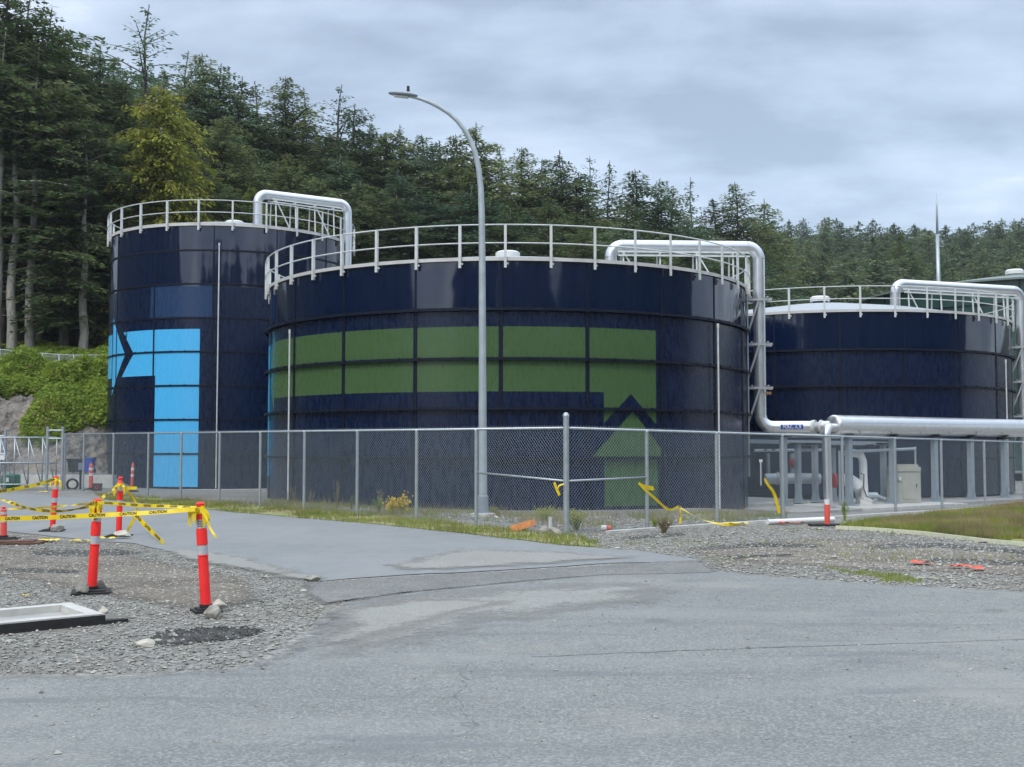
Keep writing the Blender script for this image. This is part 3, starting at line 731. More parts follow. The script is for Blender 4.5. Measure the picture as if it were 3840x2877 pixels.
# header duct on columns
UH = Vector((.81, .59, 0)).normalized()
hroot = empty('header_duct', (hdr0.x, hdr0.y, 2.32), 'thick silver duct running level above the right fence', 'duct')
mb = MB(); mb.tube([(0, 0, 0), UH * 17], .345, 40); 
for k in range(1, 24): mb.tube([UH * (.62 * k), UH * (.62 * k + .012)], .348, 40)
mb.build('pipe_section', M['alu'], hroot, smooth=True, ang=50)
mb = MB()
prof = []
for k in range(7):
    a = math.pi / 2 * k / 6; prof.append((Vector((0, 0, 0)) - UH * .12 * math.sin(a), max(.002, .345 * math.cos(a))))
mb.tube([p for p, r in prof], [r for p, r in prof], 36); mb.build('end_cap', M['alu'], hroot, smooth=True, ang=60)
for k in range(9):
    mb = MB(); p = UH * (1.0 + 1.75 * k); s_ = Vector((UH.y, -UH.x, 0))
    q = p + s_ * .31 + Vector((0, 0, -.19)); mb.box(q, (.05, .05, .14), rz=.6); mb.box(q, (.18, .04, .04), rz=.6); mb.build('hanger_lug', M['clamp'], hroot)
# drop leg off the header end
dl = at(3097, 1560, 36.9)
duct('drain_leg', [(hdr0.x + .05, hdr0.y - .05, 2.24), (dl.x, 36.9, 2.24), (dl.x + .03, 36.88, -.45)], .14, 'thin silver leg dropping from the left end of the header duct')
# flanged coupling joining the FOUL AIR duct to the header
cdv = (Vector((hdr0.x, hdr0.y, 2.27)) - Vector((jn.x, jn.y, 2.27))).normalized(); j0 = Vector((jn.x, jn.y, 2.27))
cr_ = empty('pipe_coupling', j0, 'flanged coupling between the FOUL AIR duct and the header duct', 'coupling')
for a, b, r, m, nm in ((-.02, .10, .235, 'whiterail', 'flange'), (.10, .26, .17, 'clamp', 'damper_body'), (.26, .33, .235, 'whiterail', 'flange'), (.33, .6, .2, 'alu', 'pipe_section')):
    mb = MB(); mb.tube([cdv * a, cdv * b], r, 24); mb.build(nm, M[m], cr_, smooth=True, ang=40)
# FOUL AIR label
_tx = {}
def text_verts(s, size=1.0, bold=.02):
    if s in _tx: return _tx[s]
    cu = bpy.data.curves.new('t', 'FONT'); cu.body = s; cu.size = 1; cu.align_x = 'CENTER'; cu.align_y = 'CENTER'; cu.offset = bold; cu.resolution_u = 3
    o = bpy.data.objects.new('t', cu); COL.objects.link(o); dg = bpy.context.evaluated_depsgraph_get(); dg.update()
    me = bpy.data.meshes.new_from_object(o.evaluated_get(dg)); vs = [tuple(v.co) for v in me.vertices]; fs = [tuple(p.vertices) for p in me.polygons]
    bpy.data.objects.remove(o); bpy.data.curves.remove(cu); bpy.data.meshes.remove(me)
    _tx[s] = (vs, fs); return _tx[s]
e0 = Vector((rsA.x, rsA.y, 2.27)); dv = (j0 - e0); dv.z = 0; L_ = dv.length; dv.normalize(); nv = Vector((dv.y, -dv.x, 0))
lc = at(2968, 1600, 38.0); tpar = (Vector((lc.x, lc.y, 0)) - Vector((e0.x, e0.y, 0))).dot(dv)
sg = empty('pipe_label', e0 + dv * tpar, 'blue label reading FOUL AIR wrapped on the lower duct', 'label')
# wrapped label: quad strip on the duct
def wrap(u, v, rad): a = v / rad; return dv * u + nv * (rad * math.cos(a)) + Vector((0, 0, rad * math.sin(a)))
mb = MB(); hw, hh = .37, .085
g = [[wrap(u, v, .212) for v in lin(-hh, hh, 6)] for u in (-hw, hw)]
mb.add(g[0] + g[1], [(i, i + 1, 7 + i + 1, 7 + i) for i in range(6)]); mb.build('label_plate', M['signblue'], sg)
vs, fs = text_verts('FOUL AIR'); w_ = max(v[0] for v in vs) - min(v[0] for v in vs); k_ = .62 / w_
mb = MB(); mb.add([wrap(v[0] * k_, v[1] * k_ * 1.25 , .217) for v in vs], fs); mb.build('lettering', M['white'], sg)

# pipe supports on the tank sides
def bracket_frame(c, R, rs, zlist, label, z_low):
    root = empty('duct_support', (rs[0], rs[1], 0), label, 'pipe support')
    d = Vector((rs[0] - c[0], rs[1] - c[1], 0)).normalized(); t = Vector((-d.y, d.x, 0))
    gap = (Vector((rs[0] - c[0], rs[1] - c[1], 0))).length - R
    for z in zlist:
        mb = MB()
        for s in (-1, 1): mb.bar(-d * (gap + .02) + t * s * .27 + Vector((0, 0, z)), d * .42 + t * s * .27 + Vector((0, 0, z)), .06, .08)
        for q in (-.27, .27): mb.bar(d * q - t * .33 + Vector((0, 0, z + .07)), d * q + t * .33 + Vector((0, 0, z + .07)), .06, .05)
        mb.build('bracket', M['clamp'], root)
        mb = MB()
        for s in (-1, 1):
            mb.bar(-d * (gap - .05) + t * s * .27 + Vector((0, 0, z - 1.15)), d * -.02 + t * s * .30 + Vector((0, 0, z - .03)), .06, .06)
        mb.build('brace', M['clamp'], root)
    mb = MB()
    for q in (0, 1): mb.bar(-d * (gap - .04) + t * (.27 + q * .38 - .65) + Vector((0, 0, z_low)), -d * (gap - .04) + t * (.27 + q * .38 - .65) + Vector((0, 0, zlist[0] + .4)), .05, .05)
    z = z_low
    while z < zlist[0] + .3: mb.bar(-d * (gap - .04) + t * -.38 + Vector((0, 0, z)), -d * (gap - .04) + t * 0 + Vector((0, 0, z)), .03); z += .3
    mb.build('ladder', M['clamp'], root)
    return root
bracket_frame(CA, RA, (rsA.x, rsA.y), (6.6, 5.07, 3.59), 'steel brackets and ladder beside the wide tank duct', .6)
bracket_frame(CB, RB, (rB.x, 50.1), (9.5, 8.0, 6.5, 5), 'steel brackets behind the tall left tank duct', 1)
bracket_frame(CC, RC, (rC.x, 48.8), (5.9, 4.4, 2.9), 'steel brackets at the right edge beside the right tank', .6)
mb = MB(); p = at(2875, 1474, 38.0); mb.box((0, 0, 0), (.35, .1, .09)); o = mb.build('timber_block', M['wood']); o.location = p + Vector((.0, .12, 0)); tag(o, 'short timber block wedged behind the wide tank duct', 'timber block')
def roof_rack(p0, p1, zt, zb_, label):
    root = empty('duct_rack', (p0.x, p0.y, zb_), label, 'pipe support'); d = Vector((p1.x - p0.x, p1.y - p0.y, 0)); L = d.length; d.normalize(); t = Vector((-d.y, d.x, 0)); H = zt - zb_
    mb = MB()
    for s in (-1, 1): mb.bar(t * s * .26 + Vector((0, 0, H)), d * L + t * s * .26 + Vector((0, 0, H)), .05, .06)
    mb.bar(t * -.34 + Vector((0, 0, H - .14)), d * L + t * -.34 + Vector((0, 0, H - .14)), .05, .05); mb.build('rack_beam', M['whiterail'], root)
    n = 4
    for k in range(n):
        mb = MB(); q = d * (L * (k + .15) / (n - .4))
        for s in (-1, 1):
            mb.bar(q + t * s * .34, q + t * s * .26 + Vector((0, 0, H)), .05, .05)
        mb.bar(q + t * -.3 + Vector((0, 0, H - .05)), q + t * .3 + Vector((0, 0, H - .05)), .05, .05)
        if k % 2 == 0: mb.bar(q + t * -.34 + d * .75, q + t * -.26 + Vector((0, 0, H)), .045, .045)
        mb.build('rack_leg', M['whiterail'], root)
    return root
roof_rack(Vector((lA.x + .2, 37.9, 0)), Vector((rsA.x - .4, 38.15, 0)), zdA - .24, 6.9, 'white rack under the duct on the wide tank roof')
roof_rack(Vector((lB.x + .5, 48.1, 0)), Vector((rB.x - .35, 50.0, 0)), zdB - .24, 10.8, 'white rack under the duct on the tall left tank roof')
roof_rack(Vector((lC.x + .2, 46.7, 0)), Vector((rC.x - .4, 48.7, 0)), zdC - .24, 6.8, 'white rack under the duct on the right tank roof')

# ================================================================== slab, columns, pipework at the right tank
nh = Vector((UH.y, -UH.x, 0))
c1 = Vector((11.4, 38.0, 0)); SL = -.37; KS = 1.145
def slab(name, a, b, w0, w1, z0, z1, label, mat=None):
    mb = MB(); q = [a + nh * w0, b + nh * w0, b - nh * w1, a - nh * w1]
    vs = [(p.x, p.y, z0) for p in q] + [(p.x, p.y, z1) for p in q]
    mb.add(vs, [(3, 2, 1, 0), (4, 5, 6, 7), (0, 1, 5, 4), (1, 2, 6, 5), (2, 3, 7, 6), (3, 0, 4, 7)]); o = mb.build(name, mat or M['conc']); tag(o, label, 'concrete slab'); return o
slab('concrete_slab', c1 - UH * 1.0, c1 + UH * 4.7, 1.4, 3.2, -.95, SL - .01, 'pale concrete slab under the nearest column pair, stained along its front edge', M['paleconc'])
slab('concrete_slab', c1 + UH * 4.75, c1 + UH * 16, .95, 3.2, -.9, SL, 'long grey concrete slab carrying the three right columns')
slab('concrete_slab', c1 - UH * 4.1, c1 - UH * 1.05, 1.25, 1.6, -.9, SL - .03, 'narrow concrete pad beside the wide tank and fence')
slab('concrete_slab', c1 - UH * 3.4, c1 + UH * 1.2, -1.9, 6.0, -.8, SL + .05, 'concrete plinth under the valve pipework', M['paleconc'])
def column(x, y, h, z, label, w=.20):
    root = empty('steel_column', (x, y, z), label, 'column', 'grey steel columns under the ducts'); ang = math.atan2(UH.y, UH.x)
    root.rotation_euler = (0, 0, ang)
    mb = MB(); mb.box((0, 0, h / 2), (w, w * .9, h)); mb.build('shaft', M['steelgrey'], root)
    mb = MB(); g_ = .10; q = w / 2
    for sx, sy in ((1, 0), (-1, 0), (0, 1), (0, -1)):
        d = Vector((sx, sy, 0)); t = Vector((-sy, sx, 0))
        vs = []
        for s in (-.011, .011): vs += [d * q + t * s + Vector((0, 0, .02)), d * (q + g_) + t * s + Vector((0, 0, .02)), d * (q + g_) + t * s + Vector((0, 0, .08)), d * q + t * s + Vector((0, 0, .42))]
        mb.add(vs, [(0, 1, 2, 3), (7, 6, 5, 4), (0, 4, 5, 1), (1, 5, 6, 2), (2, 6, 7, 3), (3, 7, 4, 0)])
    mb.build('gusset', M['steelgrey'], root)
    mb = MB(); mb.box((0, 0, .0), (w + 2 * g_ + .06, w + 2 * g_ + .06, .05)); mb.build('base_plate', M['steelgrey'], root)
    mb = MB(); mb.box((0, 0, h + .03), (.5, .34, .06)); mb.build('saddle', M['dark'], root)
    return root
names = ['first header column, nearest the drain leg', 'second header column from the left, beside the beige cabinet', 'third header column, right of the beige cabinet', 'fourth header column from the left', 'last header column, near the right edge of the photo']
for (px, py), nm in zip([(3180, 1894), (3344, 1889), (3501, 1881), (3636, 1873), (3762, 1865)], names):
    s = (px - 1920) / FPX; # hit line c1 + UH*t
    t_ = (s * c1.y - c1.x) / (UH.x - s * UH.y); p = c1 + UH * t_; column(p.x, p.y, 2.27, SL, 'grey steel column, ' + nm)
p = gnd(2940, 1893, SL); column(p.x, p.y, 2.3, SL, 'grey steel column standing left of the drain leg')
for i, (px, Y, nm) in enumerate([(2994, 36.0, 'rear column left of the red flange'), (3058, 36.5, 'rear column behind the drain leg'), (3125, 37.5, 'rear column hidden partly by the drain leg'), (3315, 37.6, 'rear column left of the beige cabinet')]):
    q = at(px, 1870, Y * 1.09); column(q.x, q.y, 2.0, SL + .05, 'grey steel column, ' + nm, .18)
# pipe rack beams
rk = empty('pipe_rack', (c1.x, c1.y, 0), 'galvanised beams and trays just under the FOUL AIR duct', 'pipe rack')
def rel(px, py, Y): return at(px, py, Y * KS * (.97 if Y > 35 else 1)) - Vector((c1.x, c1.y, 0))
mb = MB(); mb.bar(rel(2905, 1632, 35.5), rel(3330, 1640, 36.5), .12, .16); mb.bar(rel(2800, 1655, 36), rel(3330, 1664, 37), .10, .14); mb.build('tray_beam', M['steelgrey'], rk)
mb = MB(); mb.bar(rel(2945, 1627, 34.6), rel(3090, 1632, 34.6), .3, .05); mb.build('cable_tray', M['whiterail'], rk)
mb = MB(); mb.tube([rel(2830, 1690, 36), rel(3080, 1688, 36.2)], .055, 10); mb.tube([rel(3180, 1694, 33.8), rel(3432, 1683, 34.8)], .055, 10); mb.build('service_pipe', M['galv'], rk, smooth=True, ang=40)
mb = MB(); mb.tube([rel(3432, 1675, 34.8), rel(3435, 1885, 34.8)], .035, 8); mb.build('rack_post', M['galv'], rk)
mb = MB(); mb.tube([rel(3147, 1690, 33.0), rel(3150, 1895, 33.0)], .04, 8); mb.build('rack_post', M['galv'], rk)
mb = MB(); mb.tube([rel(2990, 1675, 36), rel(3330, 1672, 37.2)], .04, 8)
for px in (2870, 2900, 3010, 3040, 3255, 3270): mb.box(rel(px, 1672 + (px % 3) * 6, 36), (.12, .1, .1))
mb.build('service_pipe', M['dark'], rk)
# thick pipe with red valves
vp = empty('valve_pipe', (c1.x, c1.y, 0), 'thick grey process pipe with red flanges behind the fence', 'pipe')
def eltube(pts, r, mat, nm, par, n=20):
    mb = MB(); mb.tube(pts, r, n); return mb.build(nm, mat, par, smooth=True, ang=40)
eltube([rel(2868, 1796, 36.2), rel(2990, 1794, 36.2), rel(3075, 1796, 36.2)], .19, M['galv'], 'pipe_section', vp)
for px in (2915, 2990): 
    mb = MB(); mb.tube([rel(px - 3, 1795, 36.2), rel(px + 3, 1795, 36.2)], .24, 22); mb.build('flange', M['galv'], vp)
for px, py, Y, r in ((2970, 1737, 36.6, .20), (3130, 1803, 35.6, .26), (3160, 1800, 35.4, .25)):
    mb = MB(); mb.tube([rel(px - 5, py, Y), rel(px + 5, py, Y)], r, 22); mb.tube([rel(px - 9, py, Y), rel(px + 9, py, Y)], r * .6, 18); mb.build('valve_flange', M['red'], vp, smooth=True, ang=40)
eltube([rel(3165, 1800, 35.3), rel(3190, 1800, 35.2), rel(3212, 1815, 35.1), rel(3228, 1845, 35.0), rel(3232, 1880, 35.0)], .2, M['white'], 'elbow', vp)
eltube([rel(2880, 1700, 36.4), rel(2882, 1790, 36.4)], .07, M['galv'], 'branch_pipe', vp, 10)
eltube([rel(2970, 1700, 36.6), rel(2972, 1780, 36.6)], .09, M['galv'], 'branch_pipe', vp, 10)
ip = empty('insulated_pipe', (c1.x, c1.y, 0), 'white insulated pipe bending down beside the red valves', 'pipe')
eltube([rel(3170, 1700, 34.2), rel(3205, 1700, 34.2), rel(3228, 1708, 34.2), rel(3236, 1730, 34.2), rel(3238, 1790, 34.2), rel(3243, 1876, 34.2)], .135, M['white'], 'pipe_section', ip)
mb = MB(); mb.box(rel(3243, 1882, 34.2), (.42, .36, .14)); mb.box(rel(3243, 1870, 34.2), (.3, .3, .12), rz=.4); mb.build('pipe_foot', M['white'], ip)
eltube([rel(3228, 1775, 34.0), rel(3240, 1780, 33.95), rel(3238, 1830, 33.95), rel(3250, 1862, 33.95), rel(3275, 1872, 33.95)], .02, M['dark'], 'cable', ip, 8)
pu = empty('pump', rel(3268, 1858, 34.3) + Vector((c1.x, c1.y, 0)), 'small grey pump motor at the foot of the insulated pipe', 'pump')
eltube([(-.2, 0, 0), (.2, 0, 0)], .11, M['galv'], 'motor', pu); eltube([(.2, 0, 0), (.3, 0, -.05), (.5, .05, -.12)], .05, M['galv'], 'outlet', pu)
mb = MB(); mb.box((0, 0, -.14), (.34, .2, .08)); mb.build('foot', M['galv'], pu)
# electrical cabinet
q = gnd(3390, 1884, SL); cb_ = empty('electrical_cabinet', q, 'beige rounded electrical cabinet behind the fence', 'cabinet', rz=.12)
mb = MB(); mb.box((0, 0, .6), (.98, .6, 1.2)); mb.build('body', M['beige'], cb_)
bm = bmesh.new(); bmesh.ops.create_cube(bm, size=1); bmesh.ops.scale(bm, vec=(1.06, .68, .33), verts=bm.verts); bmesh.ops.bevel(bm, geom=bm.edges[:], offset=.09, segments=4, affect='EDGES')
me = bpy.data.meshes.new('hood'); bm.to_mesh(me); bm.free(); me.materials.append(M['beige']); o = bpy.data.objects.new('hood', me); COL.objects.link(o); o.parent = cb_; o.location = (0, 0, 1.18)
mb = MB(); mb.box((.12, -.31, .55), (.6, .02, .85)); mb.build('door', M['beige'], cb_)
mb = MB(); mb.box((.32, -.33, .6), (.03, .02, .12)); mb.build('handle', M['dark'], cb_)
mb = MB(); mb.box((-.32, -.35, .85), (.1, .08, .12)); mb.build('isolator', M['whiterail'], cb_)
q = at(2853, 1728, 36); mb = MB(); mb.box((0, 0, 0), (.11, .02, .08)); mb.box((0, .02, -.4), (.03, .03, .8)); o = mb.build('tag_plate', M['white']); o.location = q; tag(o, 'small white tag plate on a stick behind the right fence', 'sign')

# ================================================================== green tank and mast behind
gt = empty('green_tank', (37.9, 82.7, 0), 'dark green tank far behind the right tank', 'storage tank')
Rg = 11.4; zg = 12.4
t = NT('green enamel'); oc = t.n('ShaderNodeTexCoord').outputs['Object']
t.col(t.ramp(t.noise(oc, .5, 3), [(.35, (.012, .040, .030)), (.65, (.030, .075, .058))])); t.rough(.3); t.bump(t.noise(oc, .25, 2), .3, .3)
mb = MB(); mb.lathe([(Rg, 0), (Rg, zg)], n=120); mb.build('wall', t.m, gt, smooth=True)
mb = MB()
for z in (10.9, 9.4, 7.9): mb.lathe([(Rg, z + .04), (Rg + .06, z + .04), (Rg + .06, z - .04), (Rg, z - .04)], n=120)
for k in range(28):
    a = 2 * math.pi * k / 28; mb.box(((Rg + .02) * math.sin(a), -(Rg + .02) * math.cos(a), zg / 2), (.1, .06, zg), rz=a)
mb.build('stiffener_ring', M['girder'], gt)
mb = MB(); mb.lathe([(Rg - .2, zg), (Rg + .35, zg), (Rg + .35, zg + .12), (Rg * .5, zg + 1.1), (.01, zg + 1.5)], n=96); mb.build('roof', simple('green grey roof', (.16, .20, .18), .6), gt, smooth=True, ang=30)
q = at(3754, 1022, 82.7); mb = MB(); mb.lathe([(.42, -.5), (.42, .12), (.63, .12), (.63, .36), (.52, .46), (.01, .5)], n=24)
o = mb.build('vent_cap', M['white'], gt, smooth=True, ang=35); o.location = (q.x - 37.9, -2.2, zg + 1.45)
mt = empty('mast', (at(3519, 1060, 78).x, 78, 0), 'slender grey lightning mast rising behind the right tank', 'mast')
ztm = at(3517, 725, 78).z; zm = at(3519, 880, 78).z
mb = MB(); mb.tube([(0, 0, 0), (0, 0, zm - 4), (0, 0, zm)], [.20, .15, .11], 14); mb.build('pole', M['galv'], mt, smooth=True)
mb = MB(); mb.tube([(0, 0, zm), (0, 0, (zm + ztm) / 2), (0, 0, ztm - 1), (0, 0, ztm)], [.09, .075, .055, .015], 10); mb.build('spike', M['galv'], mt, smooth=True)
#@@PART2
# ================================================================== fences
def on_line(px, u):
    r = (px - 1920) / FPX; s = (FC.y * r - FC.x) / (u.x - r * u.y); return s
def wires(p, q, zb0, zt0, zb1, zt1, pitch=.076, r=.0022, dep=.004):
    """diamond mesh between p and q as crossing straight wires (triangular section)"""
    p = np.array([p.x, p.y]); q = np.array([q.x, q.y]); L = np.hypot(*(q - p)); H = zt0 - zb0; d = (q - p) / L; n = np.array([d[1], -d[0]]); out = []
    def P(u, v, o):
        f = u / L; zb = zb0 + (zb1 - zb0) * f; zt = zt0 + (zt1 - zt0) * f; xy = p + d * u + n * o; return (xy[0], xy[1], zb + (zt - zb) * v / H)
    k = int((L + H) / pitch) + 1
    for sgn in (1, -1):
        for i in range(k):
            u0 = -H + i * pitch if sgn > 0 else i * pitch
            u1 = u0 + H if sgn > 0 else u0 - H
            a, b = (u0, 0.), (u1, H)
            ts = []
            t0, t1 = 0., 1.; du = u1 - u0
            for lim, s_ in ((0, 1), (L, -1)):
                # keep s_*(u-lim) >= 0
                fa = s_ * (u0 - lim); fb = s_ * (u1 - lim)
                if fa < 0 and fb < 0: t1 = -1; break
                if fa < 0: t0 = max(t0, fa / (fa - fb))
                elif fb < 0: t1 = min(t1, fa / (fa - fb))
            if t1 - t0 < .01: continue
            ua, va = u0 + du * t0, H * t0; ub, vb = u0 + du * t1, H * t1; o = dep * sgn
            m = r * .9; w = r * 1.4
            A = [P(ua, va + w, o), P(ua, va - w * .5, o + m), P(ua, va - w * .5, o - m)]; B = [P(ub, vb + w, o), P(ub, vb - w * .5, o + m), P(ub, vb - w * .5, o - m)]
            for i0, i1 in ((0, 1), (1, 2), (2, 0)): out.append([A[i0], A[i1], B[i1], B[i0]])
    return out
def fence_post(parent, x, y, z0, z1, r, name='post', cap=True):
    mb = MB(); mb.tube([(0, 0, 0), (0, 0, z1 - z0)], r, 12)
    if cap: mb.lathe([(r * 1.15, z1 - z0), (r * 1.1, z1 - z0 + r * .7), (r * .6, z1 - z0 + r * 1.3), (.001, z1 - z0 + r * 1.5)], n=12)
    o = mb.build(name, M['galv'], parent, smooth=True, ang=50); o.location = (x - parent.location.x, y - parent.location.y, z0 - parent.location.z); return o
fr = empty('chain_link_fence', (FC.x, FC.y, 0), 'long galvanised chain link fence with a tall corner post, in front of the tanks', 'fence')
def ztop(u, s): return 1.97 + (.09 * s / 27 if u is FL else -.23 * s / 18.2)
fence_post(fr, FC.x, FC.y, -.1, 2.18, .055, 'corner_post')
runs = [(FL, [1786, 1563, 1341, 1143, 978, 826, 682, 559, 428, 317, 247]), (FR, [2424, 2685, 2932, 3156, 3352, 3526, 3687, 3833, 3990])]
for u, pxs in runs:
    V = []; prev = FC; ps = 0; rail = []
    for px in pxs:
        s = on_line(px, u); p = FC + u * s; zt = ztop(u, s); zb = G(p.x, p.y) - .05
        fence_post(fr, p.x, p.y, zb, zt - .03, .036, 'post')
        V += wires(prev, p, G(prev.x, prev.y) + .03, ztop(u, ps) + .055, G(p.x, p.y) + .03, zt + .055)
        prev, ps = p, s; end = s
    o = npmesh('chain_link_mesh', V, 4, M['galvwire'], fr); 
    for v in o.data.vertices: v.co.x -= FC.x; v.co.y -= FC.y
    mb = MB(); mb.tube([u * 0 + Vector((0, 0, 1.97)), u * end + Vector((0, 0, ztop(u, end)))], .024, 10); mb.build('top_rail', M['galv'], fr, smooth=True)
    s1 = on_line(pxs[0], u); mb = MB(); zc = 1.00 if u is FR else .98
    mb.tube([Vector((0, 0, .99)), u * s1 + Vector((0, 0, 1.02 if u is FR else 1.10))], .020, 8); mb.build('brace_rail', M['galv'], fr, smooth=True)
# concrete strip under the right run
mb = MB(); a = FC + FR * .9; b = FC + FR * 24
za, zb = G(a.x, a.y), G(b.x, b.y)
N_ = 30
for k in range(N_):
    p = a.lerp(b, k / N_) + Vector((.12, -.2, 0)); q = a.lerp(b, (k + .985) / N_) + Vector((.12, -.2, 0)); mb.bar((p.x, p.y, G(p.x, p.y) + .0), (q.x, q.y, G(q.x, q.y) + .0), .14, .10)
o = mb.build('fence_kerb', M['paleconc']); tag(o, 'pale concrete strip along the foot of the right fence', 'kerb')
# painted kerb in front of the grass bank
mb = MB(); pk = [gnd(x, y, .03) for x, y in [(3135, 1978), (3260, 1984), (3453, 1999), (3686, 2027), (3850, 2042), (4000, 2056)]]
for a, b in zip(pk, pk[1:]):
    n = 5
    for k in range(n):
        p = a.lerp(b, k / n); q = a.lerp(b, (k + .97) / n); w = Vector((0, .02 * mnoise.noise(p * 3), 0)); mb.bar(p + w, q + w, .045, .07)
o = mb.build('painted_kerb', M['trim']); tag(o, 'thin cream painted kerb edging the grass bank on the right', 'kerb')
# --- sliding gate on the far left
gY = 41.8
gp = at(186, 1848, gY); gate = empty('sliding_gate', (gp.x - 8, gY, .02), 'braced galvanised sliding gate at the left edge of the photo', 'gate')
def gl(px, z): q = at(px, 1700, gY); return Vector((q.x - gate.location.x, 0, z))
x0g = gl(-260, 0).x; x1g = gl(212, 0).x
mb = MB()
for z in (.18, .98, 1.92): mb.tube([(x0g, 0, z), (x1g, 0, z)], .028, 8)
n = 9; W_ = (x1g - x0g) / n
for k in range(n + 1): mb.tube([(x0g + W_ * k, 0, .18), (x0g + W_ * k, 0, 1.92)], .026, 8)
for k in range(n): mb.tube([(x0g + W_ * k, 0, 1.92), (x0g + W_ * (k + .95), 0, .18)], .02, 8)
mb.build('gate_frame', M['galv'], gate, smooth=True)
V = wires(Vector((x0g, .02, 0)), Vector((x1g, .02, 0)), .18, 1.92, .18, 1.92); npmesh('chain_link_mesh', V, 4, M['galvwire'], gate)
mb = MB(); q = gl(4, 1.22); mb.box((q.x, -.05, 1.22), (.32, .01, .26)); mb.build('sign_plate', M['white'], gate)
vs, fs = text_verts('NOTICE'); mb = MB(); mb.add([(q.x + v[0] * .07, -.058, 1.28 + v[1] * .07) for v in vs], fs); mb.build('lettering', M['signblue'], gate)
gf = empty('guide_posts', (gp.x, gY - .3, 0), 'pair of tall galvanised gate guide posts joined by a crossbar', 'gate post')
d = at(234, 1700, gY - .3).x - gp.x
for xx in (0, d): mb = MB(); mb.tube([(xx, 0, -.1), (xx, 0, 2.34)], .055, 12); mb.build('post', M['galv'], gf, smooth=True, ang=50)
mb = MB(); mb.tube([(0, 0, 2.2), (d, 0, 2.2)], .03, 8); mb.tube([(0, 0, 1.9), (d, 0, 1.9)], .03, 8); mb.build('crossbar', M['galv'], gf, smooth=True, ang=50)
q = at(19, 1700, gY + .3); o = empty('gate_post', (q.x, gY + .3, 0), 'single gate post at the far left edge of the photo', 'gate post')
mb = MB(); mb.tube([(0, 0, -.1), (0, 0, 2.22)], .055, 12); mb.build('post', M['galv'], o, smooth=True, ang=50)
mb = MB(); mb.tube([(0, 0, 2.0), (-1.5, 0, 2.0)], .03, 8); mb.build('crossbar', M['galv'], o, smooth=True, ang=50)
# --- hillside fence
hf = empty('hillside_fence', (-24, 57.5, 6), 'chain link fence on the bushy bank at the left', 'fence')
hp = [at(x, y, Y) for x, y, Y in [(-160, 1304, 59), (0, 1311, 58.8), (85, 1320, 58.6), (160, 1326, 58.4), (222, 1331, 58.2), (277, 1333, 58), (330, 1332, 57.8), (380, 1333, 57.6), (430, 1335, 57.4)]]
V = []
for a, b in zip(hp, hp[1:]): V += wires(a, b, a.z - 1.35, a.z, b.z - 1.35, b.z, pitch=.11, r=.006)
o = npmesh('chain_link_mesh', V, 4, M['galvwire'], hf)
for v in o.data.vertices: v.co -= hf.location
mb = MB(); mb.tube([p - hf.location for p in hp], .028, 8); mb.build('top_rail', M['galv'], hf, smooth=True)
for p in hp:
    mb = MB(); mb.tube([(0, 0, -1.9), (0, 0, .03)], .035, 8); o = mb.build('post', M['galv'], hf, smooth=True); o.location = p - hf.location

# ================================================================== street lamp
lb = gnd(1811, 1940, -.06); lp = empty('street_lamp', lb, 'tall grey street lamp with a curved arm in front of the wide tank', 'street lamp')
Yl = lb.y
def lo(x, y): return at(x * K, y * K, Yl) - lb
pts = [Vector((0, 0, .1)), Vector((0, 0, 2)), Vector((0, 0, 4)), lo(1041.5, 560), lo(1040.5, 460), lo(1038.5, 405), lo(1034, 365), lo(1026.5, 330), lo(1016, 303), lo(1003, 280), lo(988, 261), lo(970, 245), lo(950, 232), lo(928, 221), lo(908, 213.5), lo(893, 209.5), lo(884, 207.5)]
pts = [p if i < 3 else p for i, p in enumerate(pts)]
x3 = pts[3].x
for i in (1, 2): pts[i].x = x3 * pts[i].z / pts[3].z
rs = [.105, .098, .088, .080, .075, .070, .066, .063, .060, .058, .055, .053, .050, .047, .044, .042, .040]
mb = MB(); mb.tube(pts, rs, 16); mb.build('pole', M['polegrey'] if 'polegrey' in M else M['steelgrey'], lp, smooth=True, ang=50)
mb = MB(); mb.box((0, 0, .11), (.34, .34, .03)); mb.lathe([(.13, .12), (.13, .5), (.11, .52)], n=16)
for a in range(4): mb.tube([(.13 * math.cos(a * 1.57 + .78), .13 * math.sin(a * 1.57 + .78), .1), (.13 * math.cos(a * 1.57 + .78), .13 * math.sin(a * 1.57 + .78), .2)], .015, 6)
mb.build('base_plate', M['steelgrey'], lp)
mb = MB(); mb.lathe([(.3, -.25), (.3, .09), (.27, .1), (.001, .1)], n=24); mb.build('footing', M['paleconc'], lp)
hd = lo(871, 204.8); bm = bmesh.new(); bmesh.ops.create_uvsphere(bm, u_segments=20, v_segments=10, radius=1)
for v in bm.verts:
    v.co.x *= .37; v.co.y *= .16; v.co.z *= .085 if v.co.z > 0 else .045
    v.co.z += -v.co.x * .10
me = bpy.data.meshes.new('luminaire'); bm.to_mesh(me); bm.free(); me.materials.append(M['steelgrey']); me.polygons.foreach_set('use_smooth', [True] * len(me.polygons))
o = bpy.data.objects.new('luminaire', me); COL.objects.link(o); o.parent = lp; o.location = hd
mb = MB(); mb.tube([(0, 0, 0), (0, 0, .07)], .04, 10); mb.tube([(0, 0, .07), (0, 0, .15)], .035, 10); o = mb.build('photocell', M['dark'], lp, smooth=True, ang=40); o.location = hd + Vector((.12, 0, .06))
mb = MB(); mb.box((-.05, 0, -.052), (.34, .18, .012), ry=.1); o = mb.build('lens', M['white'], lp); o.location = hd

